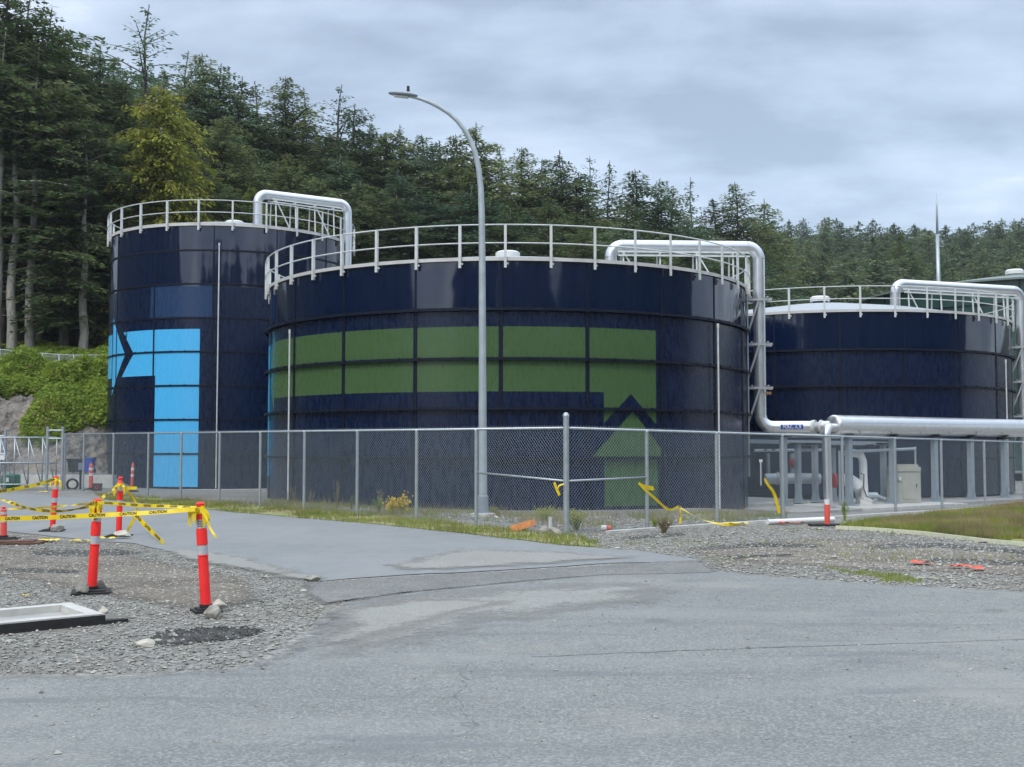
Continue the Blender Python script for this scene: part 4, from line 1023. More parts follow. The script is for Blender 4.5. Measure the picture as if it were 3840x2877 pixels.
# ================================================================== delineators, rocks, tape
def rock_mesh(name, size, seed, mat, parent=None, loc=(0, 0, 0), rz=0):
    bm = bmesh.new(); bmesh.ops.create_icosphere(bm, subdivisions=3, radius=1); rd = random.Random(seed); off = Vector((rd.random() * 50, rd.random() * 50, rd.random() * 50))
    planes = [(Vector((rd.uniform(-1, 1), rd.uniform(-1, 1), rd.uniform(-.6, 1))).normalized(), rd.uniform(.45, .8)) for _ in range(12)]
    for v in bm.verts:
        for n, d in planes:
            k = v.co.dot(n)
            if k > d: v.co -= n * (k - d)
        v.co *= 1 + .12 * mnoise.noise(v.co * 3 + off)
        v.co.x *= size[0] / 2; v.co.y *= size[1] / 2; v.co.z *= size[2] / 2
    me = bpy.data.meshes.new(name); bm.to_mesh(me); bm.free(); me.materials.append(mat)
    o = bpy.data.objects.new(name, me); COL.objects.link(o); o.location = loc; o.rotation_euler = (0, 0, rz)
    if parent: o.parent = parent
    return o
def rock(px, py, size, seed, label, mat='rock', z=0, up=.35, rz=0):
    p = gnd(px, py, z); p.z += size[2] * up; o = rock_mesh('rock', size, seed, M[mat], None, p, rz); tag(o, label, 'rock'); return o
def delineator(px, py, toppx, h, label, far=False, r=.05, base=True, rz=0, mats='orange', zt=0, bs=1):
    p = gnd(px, py, zt); root = empty('delineator_post', p, label, 'delineator post', 'orange delineator posts', rz=0)
    ddx = (toppx - px) / FPX * p.y
    tilt = lambda z: Vector((ddx * z / h, 0, z))
    mb = MB(); A = lambda a, b, ra, rb=None: mb.tube([tilt(a * h), tilt(b * h)], [ra, rb or ra], 20)
    A(.02, .50, r * 1.05, r); A(.505, .52, r * 1.06); A(.61, .745, r * 1.08); A(.745, .755, r * 1.0); A(.845, .90, r)
    A(.90, .935, r, r * .52) ; A(.935, .965, r * .5)
    if far: A(.965, 1.0, r * .5, r * .15)
    else: A(.962, .985, r * .78, r * .85); A(.985, 1.0, r * .85, r * .55)
    mb.tube([tilt(.52 * h), tilt(.845 * h)], r * .94, 20)
    mb.build('tube', M[mats], root, smooth=True, ang=40)
    for a, b in (((.52, .605), (.76, .84)) if not far else ((.50, .60), (.72, .82))):
        mb = MB(); mb.tube([tilt(a * h), tilt(b * h)], r * 1.02 if not far else r * 1.1, 20); mb.build('reflective_band', M['band'] if not far else M['white'], root, smooth=True, ang=40)
    if base:
        mb = MB(); mb.box((0, 0, .010), (.42 * bs, .42 * bs, .028), rz=rz); mb.box((0, 0, .03), (.30 * bs, .30 * bs, .02), rz=rz); mb.tube([(0, 0, .03), (0, 0, .075)], r * 1.3, 20); mb.build('rubber_base', M['rubber'], root)
    return root, tilt
dA = delineator(773, 2294, 744, 1.085, 'nearest orange delineator post, leaning left, held by two rocks', rz=.5, bs=.62)
dB = delineator(343, 2223, 360, 1.05, 'orange delineator post on a black rubber base beside the concrete pit', rz=.35)
dC = delineator(196, 1992, 207, 1.06, 'orange delineator post at the far side of the gravel, tape running left from its top', rz=.2)
dD = delineator(445, 2012, 448, 1.08, 'orange delineator post with yellow tape dangling to the road edge', rz=.1)
dE = delineator(14, 2024, 11, .58, 'short orange post cut by the left edge of the photo', mats='pink', r=.052)
dF = delineator(341, 1836, 340, 1.0, 'thick faded orange marker with white bands inside the left fence', far=True, mats='pink', r=.075)
dG = delineator(493, 1843, 497, 1.04, 'slim pointed orange marker with white bands in front of the tall tank', far=True, mats='pink', r=.05)
# printed stickers on the nearest posts' upper bands
for (root, tilt), h in ((dA, 1.085), (dB, 1.05)):
    vs, fs = text_verts('TRAFFIC'); mb = MB()
    for row in range(3):
        mb.add([tilt(h * (.825 - .022 * row)) + Vector((.0535 * math.sin(v[0] * .016 / .0535), -.0535 * math.cos(v[0] * .016 / .0535), v[1] * .018)) for v in vs], fs)
    mb.build('sticker_print', M['black'], root)
rock(800, 2318, (.21, .19, .15), 4, 'grey rock at the foot of the nearest post')
rock(815, 2292, (.26, .18, .15), 9, 'pale cream rock behind the nearest post', 'palerock')
rock(305, 2222, (.19, .16, .24), 12, 'upright grey rock left of the post by the pit', z=.03)
rock(377, 2208, (.14, .12, .14), 15, 'small rock right of the post by the pit', z=.03)
rock(212, 1990, (.30, .2, .17), 18, 'rock on the base of the farthest taped post', z=.03)
rock(463, 2014, (.36, .22, .15), 21, 'pale rock on the base of the post with dangling tape', 'palerock', z=.03)
rock(547, 2425, (.19, .12, .085), 24, 'flat rock alone on the gravel beside the dark hole', 'palerock')
rock(388, 2300, (.10, .08, .08), 27, 'small pale rock at the corner of the concrete pit', 'palerock')
rock(368, 2312, (.12, .09, .06), 30, 'low grey stone against the front of the concrete pit')
rock(2000 + 35, 2004, (.28, .2, .18), 33, 'rock left of the white pipe stub by the corner post')
rock(2085, 2010, (.32, .2, .2), 36, 'rock right of the white pipe stub by the corner post')
rock(1170, 2180, (.22, .14, .12), 39, 'dark lump of asphalt at the end of the broken joint')
rock(1860, 1945, (.14, .12, .1), 41, 'small pale stone right of the lamp base', 'palerock')

def resample(pts, step=.05):
    out = [Vector(pts[0])]
    # catmull-rom
    P = [Vector(p) for p in pts]; P = [P[0] * 2 - P[1]] + P + [P[-1] * 2 - P[-2]]
    for i in range(1, len(P) - 2):
        a, b, c, d = P[i - 1:i + 3]; n = max(2, int((c - b).length / step))
        for k in range(1, n + 1):
            t = k / n; out.append(.5 * ((2 * b) + (c - a) * t + (2 * a - 5 * b + 4 * c - d) * t * t + (3 * b - a - 3 * c + d) * t ** 3))
    return out
def tape(pix, label, w=.07, seed=0, text=True, twist=25, parent=None, name='caution_tape'):
    rd = random.Random(seed); P = [at(x, y, Y) for x, y, Y in pix]; pts = resample(P); o0 = pts[0]
    ph = rd.random() * 9; f = rd.uniform(.8, 1.6)
    s = 0; tw = []; ss = [0]
    for i, p in enumerate(pts):
        if i: s += (p - pts[i - 1]).length; ss.append(s)
        tw.append(twist * math.sin(s * f + ph) + twist * .5 * math.sin(s * 3.1 + ph * 2))
    if parent: root = parent; base = parent.location
    else: root = empty(name, o0, label, 'caution tape', 'yellow caution tapes'); base = o0
    mb = MB(); mb.ribbon([p - base for p in pts], w, tw=tw); o = mb.build('strip', M['tape'], root, smooth=True)
    if text and s > .8:
        vs, fs = text_verts('CAUTION', bold=.03); wd = max(v[0] for v in vs) - min(v[0] for v in vs); k = w * .92; mb = MB(); u = .12
        while u + wd * k < s:
            nv_ = []
            for v in vs:
                uu = u + (v[0] + wd / 2) * k; i = min(len(pts) - 2, max(0, np.searchsorted(ss, uu) - 1)); fr_ = (uu - ss[i]) / max(1e-6, ss[i + 1] - ss[i])
                p = pts[i].lerp(pts[i + 1], fr_); t = (pts[i + 1] - pts[i]).normalized(); up = Vector((0, 0, 1)); up = (up - t * up.dot(t)).normalized(); x = t.cross(up); a = R_(tw[i] + (tw[i + 1] - tw[i]) * fr_)
                d_ = up * math.cos(a) + x * math.sin(a); nn = t.cross(d_); 
                if nn.y > 0: nn = -nn
                nv_.append(p + d_ * v[1] * k + nn * .003 - base)
            mb.add(nv_, fs); u += wd * k * (1.7 + .25 * rd.random())
        mb.build('lettering', M['black'], root)
    return root
tape([(-200, 1949, 12.2), (0, 1946, 11.9), (170, 1941, 11.7), (338, 1934, 11.5), (487, 1927, 11.35), (620, 1919, 11.25), (733, 1909, 11.15)], 'lowest yellow caution tape, stretched straight across to the nearest post', .048, 1, twist=22)
tape([(366, 1885, 12.5), (440, 1889, 12.3), (520, 1895, 12.0), (620, 1899, 11.6), (735, 1903, 11.15)], 'taut narrow caution tape between the pit post and the nearest post', .036, 2, twist=40)
tape([(-150, 1850, 17), (0, 1873, 15.5), (100, 1905, 14.2), (205, 1917, 13.6), (308, 1906, 13), (357, 1884, 12.6)], 'sagging caution tape arriving from the left at the pit post', .048, 3, twist=55)
tape([(-200, 1868, 18.5), (0, 1843, 19.5), (100, 1826, 20.5), (160, 1812, 21.2), (204, 1797, 21.55)], 'caution tape rising to the farthest taped post', .062, 4, twist=15)
tape([(30, 1909, 18), (120, 1907, 17), (230, 1898, 15.5), (345, 1888, 12.7)], 'thin faded caution tape behind the sagging one', .03, 5, text=False, twist=60)
tape([(360, 1880, 12.6), (395, 1858, 16), (437, 1828, 20.8)], 'caution tape running back from the pit post to the road edge post', .05, 6, text=False, twist=60)
tape([(448, 1828, 20.8), (480, 1831, 20.5), (514, 1830, 20.3)], 'stub of caution tape sticking out right of the post at the road edge', .055, 7, text=False, twist=10)
tape([(455, 1826, 20.75), (488, 1852, 20.7), (510, 1888, 20.6), (510, 1925, 20.6), (494, 1962, 20.6), (470, 2000, 20.5), (440, 2014, 20.2)], 'loose tape end hanging in a curve beside the post at the road edge', .055, 8, text=False, twist=50)
tape([(500, 1922, 20.4), (530, 1955, 20.0), (560, 1985, 19.6), (590, 2014, 19.1), (617, 2040, 18.8)], 'length of caution tape slanting down onto the road', .085, 9, twist=12)
def knot(root_tilt, h, seed, base_h=.93):
    root, tilt = root_tilt; rd = random.Random(seed); t = empty('caution_tape', root.location + tilt(h * base_h), 'yellow tape knotted round the top of the ' + {1: 'nearest post', 2: 'post beside the concrete pit', 3: 'farthest taped post', 4: 'post at the road edge'}[seed], 'caution tape', 'yellow caution tapes'); mb = MB()
    for k in range(5):
        r = .050 + .008 * rd.random(); z = rd.uniform(-.03, .03); tl = rd.uniform(-.5, .5)
        mb.ribbon([(r * math.cos(a), r * math.sin(a), z + tl * r * math.cos(a + k)) for a in [2 * math.pi * i / 14 for i in range(15)]], rd.uniform(.012, .032), tw=[rd.uniform(-30, 30) for _ in range(15)])
    for k in range(6):
        a = rd.uniform(-2.8, -.3); L = rd.uniform(.06, .2); x, y = math.cos(a), math.sin(a)
        mb.ribbon([(x * .05, y * .05, 0), (x * (.05 + L * .3), y * .1, -L * .3 + .02), (x * (.05 + L * .35), y * .1, -L * .7), (x * (.05 + L * .25), y * .1, -L)], [.03, .042, .034, .012], up=(1, 0, 0), tw=[rd.uniform(-40, 40) for _ in range(4)])
    mb.build('wrap', M['tape'], t)
    return t
kA = knot(dA, 1.085, 1); knot(dB, 1.05, 2); knot(dC, 1.06, 3); knot(dD, 1.08, 4, .86)
tape([(752, 1905, 11.1), (772, 1922, 11.05), (780, 1950, 11.05), (770, 1930, 11.05)], 'x', .05, 11, text=False, twist=20, parent=kA)
tape([(755, 1910, 11.1), (775, 1945, 11.0), (785, 1975, 11.0), (800, 2000, 10.95), (812, 2016, 10.95)], 'x', .022, 12, text=False, twist=30, parent=kA)
# tapes on the fence
def fY(px): u = FL if px < 2122 else FR; s = on_line(px, u); return (FC + u * s).y - .06
tape([(x, y, fY(x)) for x, y in [(2078, 1809), (2086, 1830), (2098, 1858)]] , 'yellow tape scrap tied left of the corner post', .07, 13, text=False, twist=30)
tape([(x, y, 20.7) for x, y in [(2114, 1815), (2096, 1822), (2093, 1838), (2100, 1855)]], 'second yellow tape scrap curling beside the corner post', .03, 14, text=False, twist=30)
tape([(x, y, fY(x)) for x, y in [(2395, 1810), (2420, 1838), (2455, 1868), (2490, 1900), (2515, 1912), (2545, 1900)]], 'yellow tape hanging from the brace to the wooden stake', .05, 15, text=False, twist=50)
tape([(x, y, fY(x)) for x, y in [(2395, 1812), (2410, 1822), (2450, 1830), (2448, 1835), (2420, 1828)]], 'yellow tape loop tied on the fence brace', .055, 16, text=False, twist=20)
tape([(2553, 1905, 22.0), (2600, 1933, 22.0), (2650, 1954, 22.1), (2700, 1965, 22.2), (2750, 1969, 22.3), (2800, 1968, 22.5)], 'yellow tape running from the stake along the ground', .045, 17, text=False, twist=60)
tape([(2550, 1905, 22.0), (2553, 1930, 22.0), (2550, 1965, 22.0)], 'yellow tape hanging down the wooden stake', .04, 18, text=False, twist=50)
tape([(x, y, fY(x)) for x, y in [(2866, 1795), (2880, 1818), (2900, 1845), (2912, 1880), (2922, 1925)]], 'yellow tape streaming down the right fence', .07, 19, text=False, twist=35)
mb = MB(); mb.bar((0, 0, -.05), (.01, 0, .42), .04, .04); o = mb.build('wooden_stake', M['wood']); o.location = gnd(2550, 1975, 0); tag(o, 'short wooden stake in front of the right fence', 'stake')
# --- litter
def scrap(px, py, w, d, seed, mat, label, cat='debris', z=0):
    rd = random.Random(seed); bm = bmesh.new(); bmesh.ops.create_grid(bm, x_segments=10, y_segments=6, size=.5)
    for v in bm.verts:
        e_ = 1 + .35 * mnoise.noise(Vector((v.co.x * 4, v.co.y * 4, seed))); v.co.x *= w * e_; v.co.y *= d * e_; v.co.z = .02 + .05 * abs(mnoise.noise(Vector((v.co.x * 12, v.co.y * 12, seed * 3.1))))
    me = bpy.data.meshes.new('scrap'); bm.to_mesh(me); bm.free(); me.materials.append(M[mat]); o = bpy.data.objects.new('plastic_scrap', me); COL.objects.link(o); o.location = gnd(px, py, z) + Vector((0, 0, .012)); tag(o, label, cat); return o
scrap(3452, 2119, .26, .22, 1, 'rag', 'leftmost orange plastic scrap on the right gravel')
scrap(3600, 2134, .28, .12, 2, 'rag', 'middle orange plastic scrap, flat, on the right gravel')
scrap(3669, 2141, .17, .16, 3, 'rag', 'rightmost orange plastic scrap on the right gravel')
scrap(2938, 1968, .24, .16, 4, 'rag', 'red plastic scrap below the left end of the white pipe')
scrap(2990, 1966, .22, .14, 5, 'rag', 'red plastic scrap under the middle of the white pipe')
scrap(2762, 1969, .5, .2, 6, 'tape', 'heap of yellow tape on the ground by the right fence', 'caution tape')
scrap(185, 2033, .32, .2, 7, 'tape', 'yellow tape heap on the gravel near the far posts', 'caution tape')
scrap(300, 2036, .36, .12, 8, 'tape', 'thin strip of yellow tape lying right of the heap', 'caution tape')
scrap(397, 2026, .3, .12, 10, 'tape', 'yellow tape scrap lying left of the base with the pale rock', 'caution tape')
scrap(95, 2243, .06, .06, 11, 'tape', 'tiny yellow scrap just behind the concrete pit', 'caution tape')
scrap(165, 1848, .35, .2, 12, 'tape', 'yellow scrap in the grass by the gate posts', 'caution tape')
p = gnd(1962, 1995, 0); mb = MB(); mb.box((0, 0, 0), (.50, .02, .13)); o = mb.build('painted_board', M['ply']); o.location = p + Vector((0, 0, .12)); o.rotation_euler = (R_(-12), R_(-16), .15); tag(o, 'orange painted board propped left of the corner post', 'board')
mb = MB(); mb.tube([(0, 0, -.05), (0, 0, .26)], .036, 14); mb.tube([(0, 0, .26), (0, 0, .275)], .04, 14); o = mb.build('pipe_stub', M['white'], smooth=True, ang=40); o.location = gnd(2064, 1993); tag(o, 'short white plastic pipe stub standing left of the corner post', 'pipe')
mb = MB(); mb.tube([gnd(2878, 1958, .05) , gnd(3126, 1948, .05)], .055, 14); o = mb.build('white_pipe', M['white'], smooth=True, ang=40); tag(o, 'long white plastic pipe lying at the foot of the right fence', 'pipe')
p = gnd(2254, 1992); mb = MB(); mb.tube([(0, 0, .06), (.1, 0, .06)], .055, 12); o = mb.build('cup', M['white'], smooth=True, ang=40); o.location = p; r2 = MB(); r2.tube([(.1, 0, .06), (.19, 0, .055)], .05, 12); q = r2.build('sleeve', M['pink'], o, smooth=True, ang=40); tag(o, 'white and red cup lying right of the corner post', 'litter')
# short stub post in front of the drain leg
p = gnd(3102, 1971); sp = empty('stub_post', p, 'short orange marker with a white top in front of the drain leg', 'delineator post', 'orange delineator posts')
mb = MB(); mb.tube([(0, 0, .03), (.005, 0, .43)], .056, 18); mb.build('tube', M['pink'], sp, smooth=True, ang=40)
mb = MB(); mb.tube([(.005, 0, .43), (.006, 0, .53)], .057, 18); mb.build('reflective_band', M['white'], sp, smooth=True, ang=40)
mb = MB(); mb.box((0, 0, .015), (.72, .3, .04), rz=.05); mb.build('rubber_base', M['rubber'], sp)
# concrete pit
Pc = Vector((-3.78, 10.5, 0)); pu_ = Vector((-.78, -.63, 0)).normalized(); pv = Vector((-.63, .78, 0)).normalized(); pw = .95; pl_ = 2.4; th = .13
pit = empty('concrete_pit', Pc, 'raised square concrete pit frame with a black front edge', 'manhole frame')
def slabq(a, b, c, d, z0, z1, mb):
    vs = [(p.x, p.y, z0) for p in (a, b, c, d)] + [(p.x, p.y, z1) for p in (a, b, c, d)]; mb.add(vs, [(3, 2, 1, 0), (4, 5, 6, 7), (0, 1, 5, 4), (1, 2, 6, 5), (2, 3, 7, 6), (3, 0, 4, 7)])
mb = MB(); O = Vector((0, 0, 0)); U, V_ = pu_, pv
slabq(O, U * pl_, U * pl_ + V_ * th, V_ * th, .0, .095, mb); slabq(V_ * (pw - th), U * pl_ + V_ * (pw - th), U * pl_ + V_ * pw, V_ * pw, 0, .095, mb)
slabq(V_ * th, U * th + V_ * th, U * th + V_ * (pw - th), V_ * (pw - th), 0, .094, mb); slabq(U * (pl_ - th) + V_ * th, U * pl_ + V_ * th, U * pl_ + V_ * (pw - th), U * (pl_ - th) + V_ * (pw - th), 0, .094, mb)
mb.build('frame', M['paleconc'], pit)
mb = MB(); e_ = .012
slabq(O - V_ * e_ - U * e_, U * pl_ - V_ * e_, U * pl_, O - U * e_, -.02, .082, mb); slabq(-U * .22 - V_ * .03, -U * .002 - V_ * .03, -U * .002 + V_ * .10, -U * .2 + V_ * .05, -.01, .03, mb); mb.build('membrane', M['rubber'], pit)
mb = MB(); slabq(V_ * th + U * th, U * (pl_ - th) + V_ * th, U * (pl_ - th) + V_ * (pw - th), V_ * (pw - th) + U * th, -.01, .03, mb); mb.build('floor', M['conc'], pit)
mb = MB(); mb.box((0, 0, .02), (1.1, .5, .03), rz=.1); mb.box((0, 0, .045), (.8, .35, .02), rz=.25); o = mb.build('steel_plate', M['rust']); o.location = gnd(35, 2040); tag(o, 'rusty steel plate under the short post at the left edge', 'steel plate')
# --- things inside the fence on the left
mb = MB(); a = at(60, 1830, 45.0); b = at(420, 1830, 45.0)
mb.box(((a.x - 9 + b.x) / 2, 45.25, .13), (b.x - a.x + 9, .5, .66)); o = mb.build('retaining_wall', M['paleconc']); tag(o, 'low pale concrete block wall below the rock cut', 'wall')
def bin_(px, Y, w, h, mat, label, rz=0):
    q = at(px, 1775, Y); root = empty('wheelie_bin', (q.x, Y, .52), label, 'bin', rz=rz); mb = MB(); a, b = w / 2 * .82, w / 2
    vs = [(-a, -a, .05), (a, -a, .05), (a, a, .05), (-a, a, .05), (-b, -b, h), (b, -b, h), (b, b, h), (-b, b, h)]; mb.add(vs, [(3, 2, 1, 0), (4, 5, 6, 7), (0, 1, 5, 4), (1, 2, 6, 5), (2, 3, 7, 6), (3, 0, 4, 7)]); mb.build('body', M[mat], root)
    mb = MB(); mb.box((0, .0, h + .03), (w * 1.1, w * 1.12, .06)); mb.box((0, w * .58, h + .02), (w * .8, .05, .05)); mb.build('lid', M[mat], root)
    for s in (-1, 1): mb = MB(); mb.tube([(s * a, a, .09), (s * (a + .05), a, .09)], .09, 12); mb.build('wheel', M['rubber'], root)
    return root
bin_(289, 46.1, .60, .52 , 'dark', 'black bin behind the low wall at the left'); 
r_ = empty('wheelie_bin', (0, 0, 0), 'x', 'x'); bpy.data.objects.remove(r_)
bin_(334, 46.0, .36, .56, 'blueplastic', 'bright blue bin behind the low wall')
q = at(301, 1825, 42.5); cbx = empty('control_box', (q.x, 42.5, 0), 'small grey control box on a black post by the tyre', 'control box')
mb = MB(); mb.tube([(0, 0, -.05), (0, 0, .72)], .04, 10); mb.build('post', M['dark'], cbx); mb = MB(); mb.box((0, 0, .86), (.15, .12, .26)); mb.build('housing', M['steelgrey'], cbx); mb = MB(); mb.tube([(0, 0, 1.0), (0, 0, 1.22)], .012, 6); mb.build('antenna', M['dark'], cbx)
q = at(271, 1833, 42.6); ty = empty('tyre', (q.x, 42.6, .18), 'old black tyre standing half sunk in front of the low wall', 'tyre')
mb = MB(); mb.lathe([(.15 + .0, -.06), (.20, -.08), (.225, -.05), (.225, .05), (.20, .08), (.15, .06), (.15, -.06)], n=32); o = mb.build('tread', M['rubber'], ty, smooth=True); o.rotation_euler = (R_(88), 0, .25)
q = at(364, 1838, 40.5); sb_ = empty('marker_base', (q.x, 40.5, 0), 'black rubber marker base stood on edge with a red ring', 'marker base')
mb = MB(); mb.box((0, 0, .15), (.36, .03, .27), rx=-.2); mb.build('plate', M['rubber'], sb_)
mb = MB(); mb.lathe([(.035, 0), (.07, 0), (.07, .02), (.035, .02), (.035, 0)], n=24); o = mb.build('ring', M['red'], sb_); o.location = (0, -.03, .15); o.rotation_euler = (R_(90), 0, 0)
q = at(40, 1825, 43.2); gb = empty('green_tub', (q.x, 43.2, .0), 'green plastic tub with a white label behind the gate', 'tub')
mb = MB(); mb.lathe([(.01, .02), (.30, .02), (.36, .1), (.34, .5), (.30, .54), (.01, .58)], n=24); mb.build('body', M['greenplastic'], gb, smooth=True, ang=40)
mb = MB(); mb.box((.02, -.352, .34), (.12, .01, .16)); mb.build('paper_label', M['white'], gb)

# ================================================================== scatter: stones, grass, weeds, brambles
rng = np.random.default_rng(7)
def inpoly_np(x, y, P):
    c = np.zeros(len(x), bool); j = len(P) - 1
    for i in range(len(P)):
        xi, yi = P[i][0], P[i][1]; xj, yj = P[j][0], P[j][1]
        with np.errstate(divide='ignore', invalid='ignore'):
            c ^= ((yi > y) != (yj > y)) & (x < (xj - xi) * (y - yi) / (yj - yi) + xi)
        j = i
    return c
def scatter(P, n):
    P = np.array([(p[0], p[1]) for p in P]); x0, y0_ = P.min(0); x1, y1_ = P.max(0); X = rng.uniform(x0, x1, n * 4); Y = rng.uniform(y0_, y1_, n * 4)
    m = inpoly_np(X, Y, P); return X[m][:n], Y[m][:n]
def vn(X, Y, f, s=0): return np.array([mnoise.noise(Vector((a * f, b * f, s))) for a, b in zip(X, Y)])
octv = np.array([(1, 0, 0), (-1, 0, 0), (0, 1, 0), (0, -1, 0), (0, 0, 1), (0, 0, -1)], float); octf = [(0, 2, 4), (2, 1, 4), (1, 3, 4), (3, 0, 4), (2, 0, 5), (1, 2, 5), (3, 1, 5), (0, 3, 5)]
def stones(P, n, smin, smax, excl=()):
    X, Y = scatter(P, n)
    for E_ in excl: m = ~inpoly_np(X, Y, E_); X, Y = X[m], Y[m]
    N = len(X); S = smin * (smax / smin) ** (rng.random(N) ** 2.6); Z = np.array([G(a, b) for a, b in zip(X, Y)])
    V = octv[None] * (1 + rng.uniform(-.35, .35, (N, 6, 3))) + rng.uniform(-.25, .25, (N, 6, 3)); V *= np.stack([S, S * rng.uniform(.6, 1, N), S * rng.uniform(.3, .55, N)], 1)[:, None, :]
    a = rng.uniform(0, 6.28, N); c, s = np.cos(a)[:, None], np.sin(a)[:, None]; x = V[..., 0] * c - V[..., 1] * s; y = V[..., 0] * s + V[..., 1] * c
    V = np.stack([x + X[:, None], y + Y[:, None], V[..., 2] + (Z + S * .15)[:, None]], -1); return V[:, octf, :].reshape(-1, 3, 3)
t = NT('loose stones'); g = t.n('ShaderNodeNewGeometry'); t.col(t.ramp(g.outputs['Random Per Island'], [(0, (.11, .105, .09)), (.35, (.23, .22, .19)), (.7, (.32, .31, .27)), (.95, (.42, .40, .34)), (1, (.52, .50, .43))])); t.rough(.9)
M['stones'] = t.m
GL_ = [gD(*p) for p in [(-120, 1458), (300, 1454), (520, 1440), (600, 1400), (675, 1350), (703, 1310), (665, 1290), (650, 1262), (560, 1232), (384, 1200), (290, 1176), (190, 1170), (90, 1158), (-120, 1150)]]
GR_ = [gD(*p) for p in [(1480, 1219), (1600, 1238), (1900, 1262), (2212, 1277), (2400, 1283), (2400, 1185), (2212, 1180), (2000, 1158), (1820, 1138), (1560, 1134), (1330, 1140), (1150, 1165), (1330, 1186), (1470, 1202), (1540, 1211)]]
PT = [gD(*p) for p in [(640, 1256), (870, 1248), (1100, 1236), (1330, 1222), (1480, 1210), (1560, 1222), (1300, 1243), (1100, 1260), (880, 1282), (700, 1310)]]
pitP = [tuple((Pc + U * a + V_ * b)[:2]) for a, b in ((-.05, -.05), (pl_, -.05), (pl_, pw + .02), (-.05, pw + .02))]
# make stones meshes sit on sheets: G + small lift
V1 = np.concatenate([stones(GL_, 52000, .004, .026, [pitP]), stones(GL_, 260, .02, .055, [pitP]), stones(PT, 5000, .005, .02)])
V2 = np.concatenate([stones(GR_, 34000, .007, .035), stones(GR_, 220, .03, .09)])
lotn = [(p[0], p[1]) for p in LOT]
V3 = stones([gD(*p) for p in [(0, 1656), (2212, 1656), (2212, 1290), (1500, 1245), (900, 1290), (690, 1370), (600, 1420), (0, 1470)]], 2600, .004, .014); V3[..., 2] += .008
fenceband = [gD(*p) for p in [(480, 1092), (760, 1104), (1090, 1128), (1222, 1150), (1380, 1136), (1700, 1120), (1700, 1100), (1400, 1098), (1222, 1100), (900, 1096), (580, 1080)]]
V4 = stones(fenceband, 9000, .012, .06)
V5 = stones([gD(*p) for p in [(0, 1656), (2212, 1656), (2212, 1290), (1500, 1245), (900, 1290), (690, 1370), (600, 1420), (0, 1470)]], 130, .012, .03); V5[..., 2] += .008
o = npmesh('gravel_stones', np.concatenate([V1, V2, V3, V4, V5]), 3, M['stones']); tag(o, 'loose crushed stones scattered over the gravel and asphalt', 'gravel', kind='stuff')
# shallow dark hole in the gravel
HP = [gD(*p) for p in [(300, 1386), (360, 1364), (430, 1357), (530, 1355), (575, 1364), (530, 1378), (440, 1388), (360, 1398)]]
soft_sheet('dark_rut', HP, 'rut', .006, .26, step=.05)
o = npmesh('rubble', stones(HP, 1500, .008, .04), 3, M['rut']); tag(o, 'dark broken asphalt crumbs in the rut in the gravel', 'rubble', kind='stuff')

def blades(X, Y, h, w, lean=.5, zoff=0):
    N = len(X); Z = np.array([G(a, b) for a, b in zip(X, Y)]) + zoff; a = rng.uniform(0, 6.28, N); H = h * rng.uniform(.5, 1.3, N); W = w * rng.uniform(.6, 1.2, N)
    la = rng.uniform(0, 6.28, N); L = H * rng.uniform(0, lean, N); b = np.stack([X, Y, Z], 1); d = np.stack([np.cos(a) * W, np.sin(a) * W, a * 0], 1); tip = b + np.stack([np.cos(la) * L, np.sin(la) * L, H], 1); return np.stack([b - d, b + d, tip], 1)
def dens(X, Y, f, thr, s=0): k = vn(X, Y, f, s) + .35 * vn(X, Y, f * 4, s + 3) > thr; return X[k], Y[k]
VERGE = [gD(*p) for p in [(230, 1080), (300, 1087), (520, 1109), (800, 1133), (1000, 1154), (1200, 1178), (1330, 1188), (1250, 1158), (1150, 1150), (1000, 1130), (800, 1108), (560, 1090), (300, 1074), (200, 1066)]]
X, Y = scatter(VERGE, 30000); X, Y = dens(X, Y, .8, -.10, 1); B1 = blades(X, Y, .10, .010)
X, Y = scatter(fenceband, 16000); X, Y = dens(X, Y, .7, .12, 2); B2 = blades(X, Y, .13, .008)
BANK = [gnd(x, y, 0)[:2] for x, y in [(3150, 1976), (3453, 1996), (3686, 2022), (3900, 2044), (4000, 1990), (3960, 1905), (3833, 1900), (3600, 1925), (3450, 1945), (3250, 1958)]]
X, Y = scatter(BANK, 52000); X, Y = dens(X, Y, .6, -.22, 4); B3 = blades(X, Y, .13, .011)
TF = [gD(*p) for p in [(1780, 1226), (1900, 1238), (2070, 1249), (2060, 1262), (1900, 1258), (1800, 1240)]]
X, Y = scatter(TF, 2600); X, Y = dens(X, Y, 1.6, .08, 12); B5 = blades(X, Y, .04, .006)
GR2 = GR_; X, Y = scatter(GR_, 3500); X, Y = dens(X, Y, .45, .30, 6); B6 = blades(X, Y, .07, .007)
o = npmesh('grass', np.concatenate([B1, B2, B3, B5, B6]), 3, M['grass']); tag(o, 'short grass and weeds along the fence and on the right bank', 'grass', kind='stuff')
soft_sheet('turf_bank', BANK, 'turf', .010, .35)
soft_sheet('turf_verge', VERGE, 'turf', .012, .45)
X, Y = scatter(VERGE, 9000); X, Y = dens(X, Y, 1.3, .12, 8); D1 = blades(X, Y, .18, .006, .8)
X, Y = scatter(fenceband, 6000); X, Y = dens(X, Y, 1.1, .1, 9); D2 = blades(X, Y, .26, .006, .8)
X, Y = scatter(BANK, 34000); X, Y = dens(X, Y, .9, .0, 10); D3 = blades(X, Y, .17, .008, .8)
o = npmesh('dry_grass', np.concatenate([D1, D2, D3]), 3, M['dry']); tag(o, 'straw coloured dry grass among the green grass', 'grass', kind='stuff')
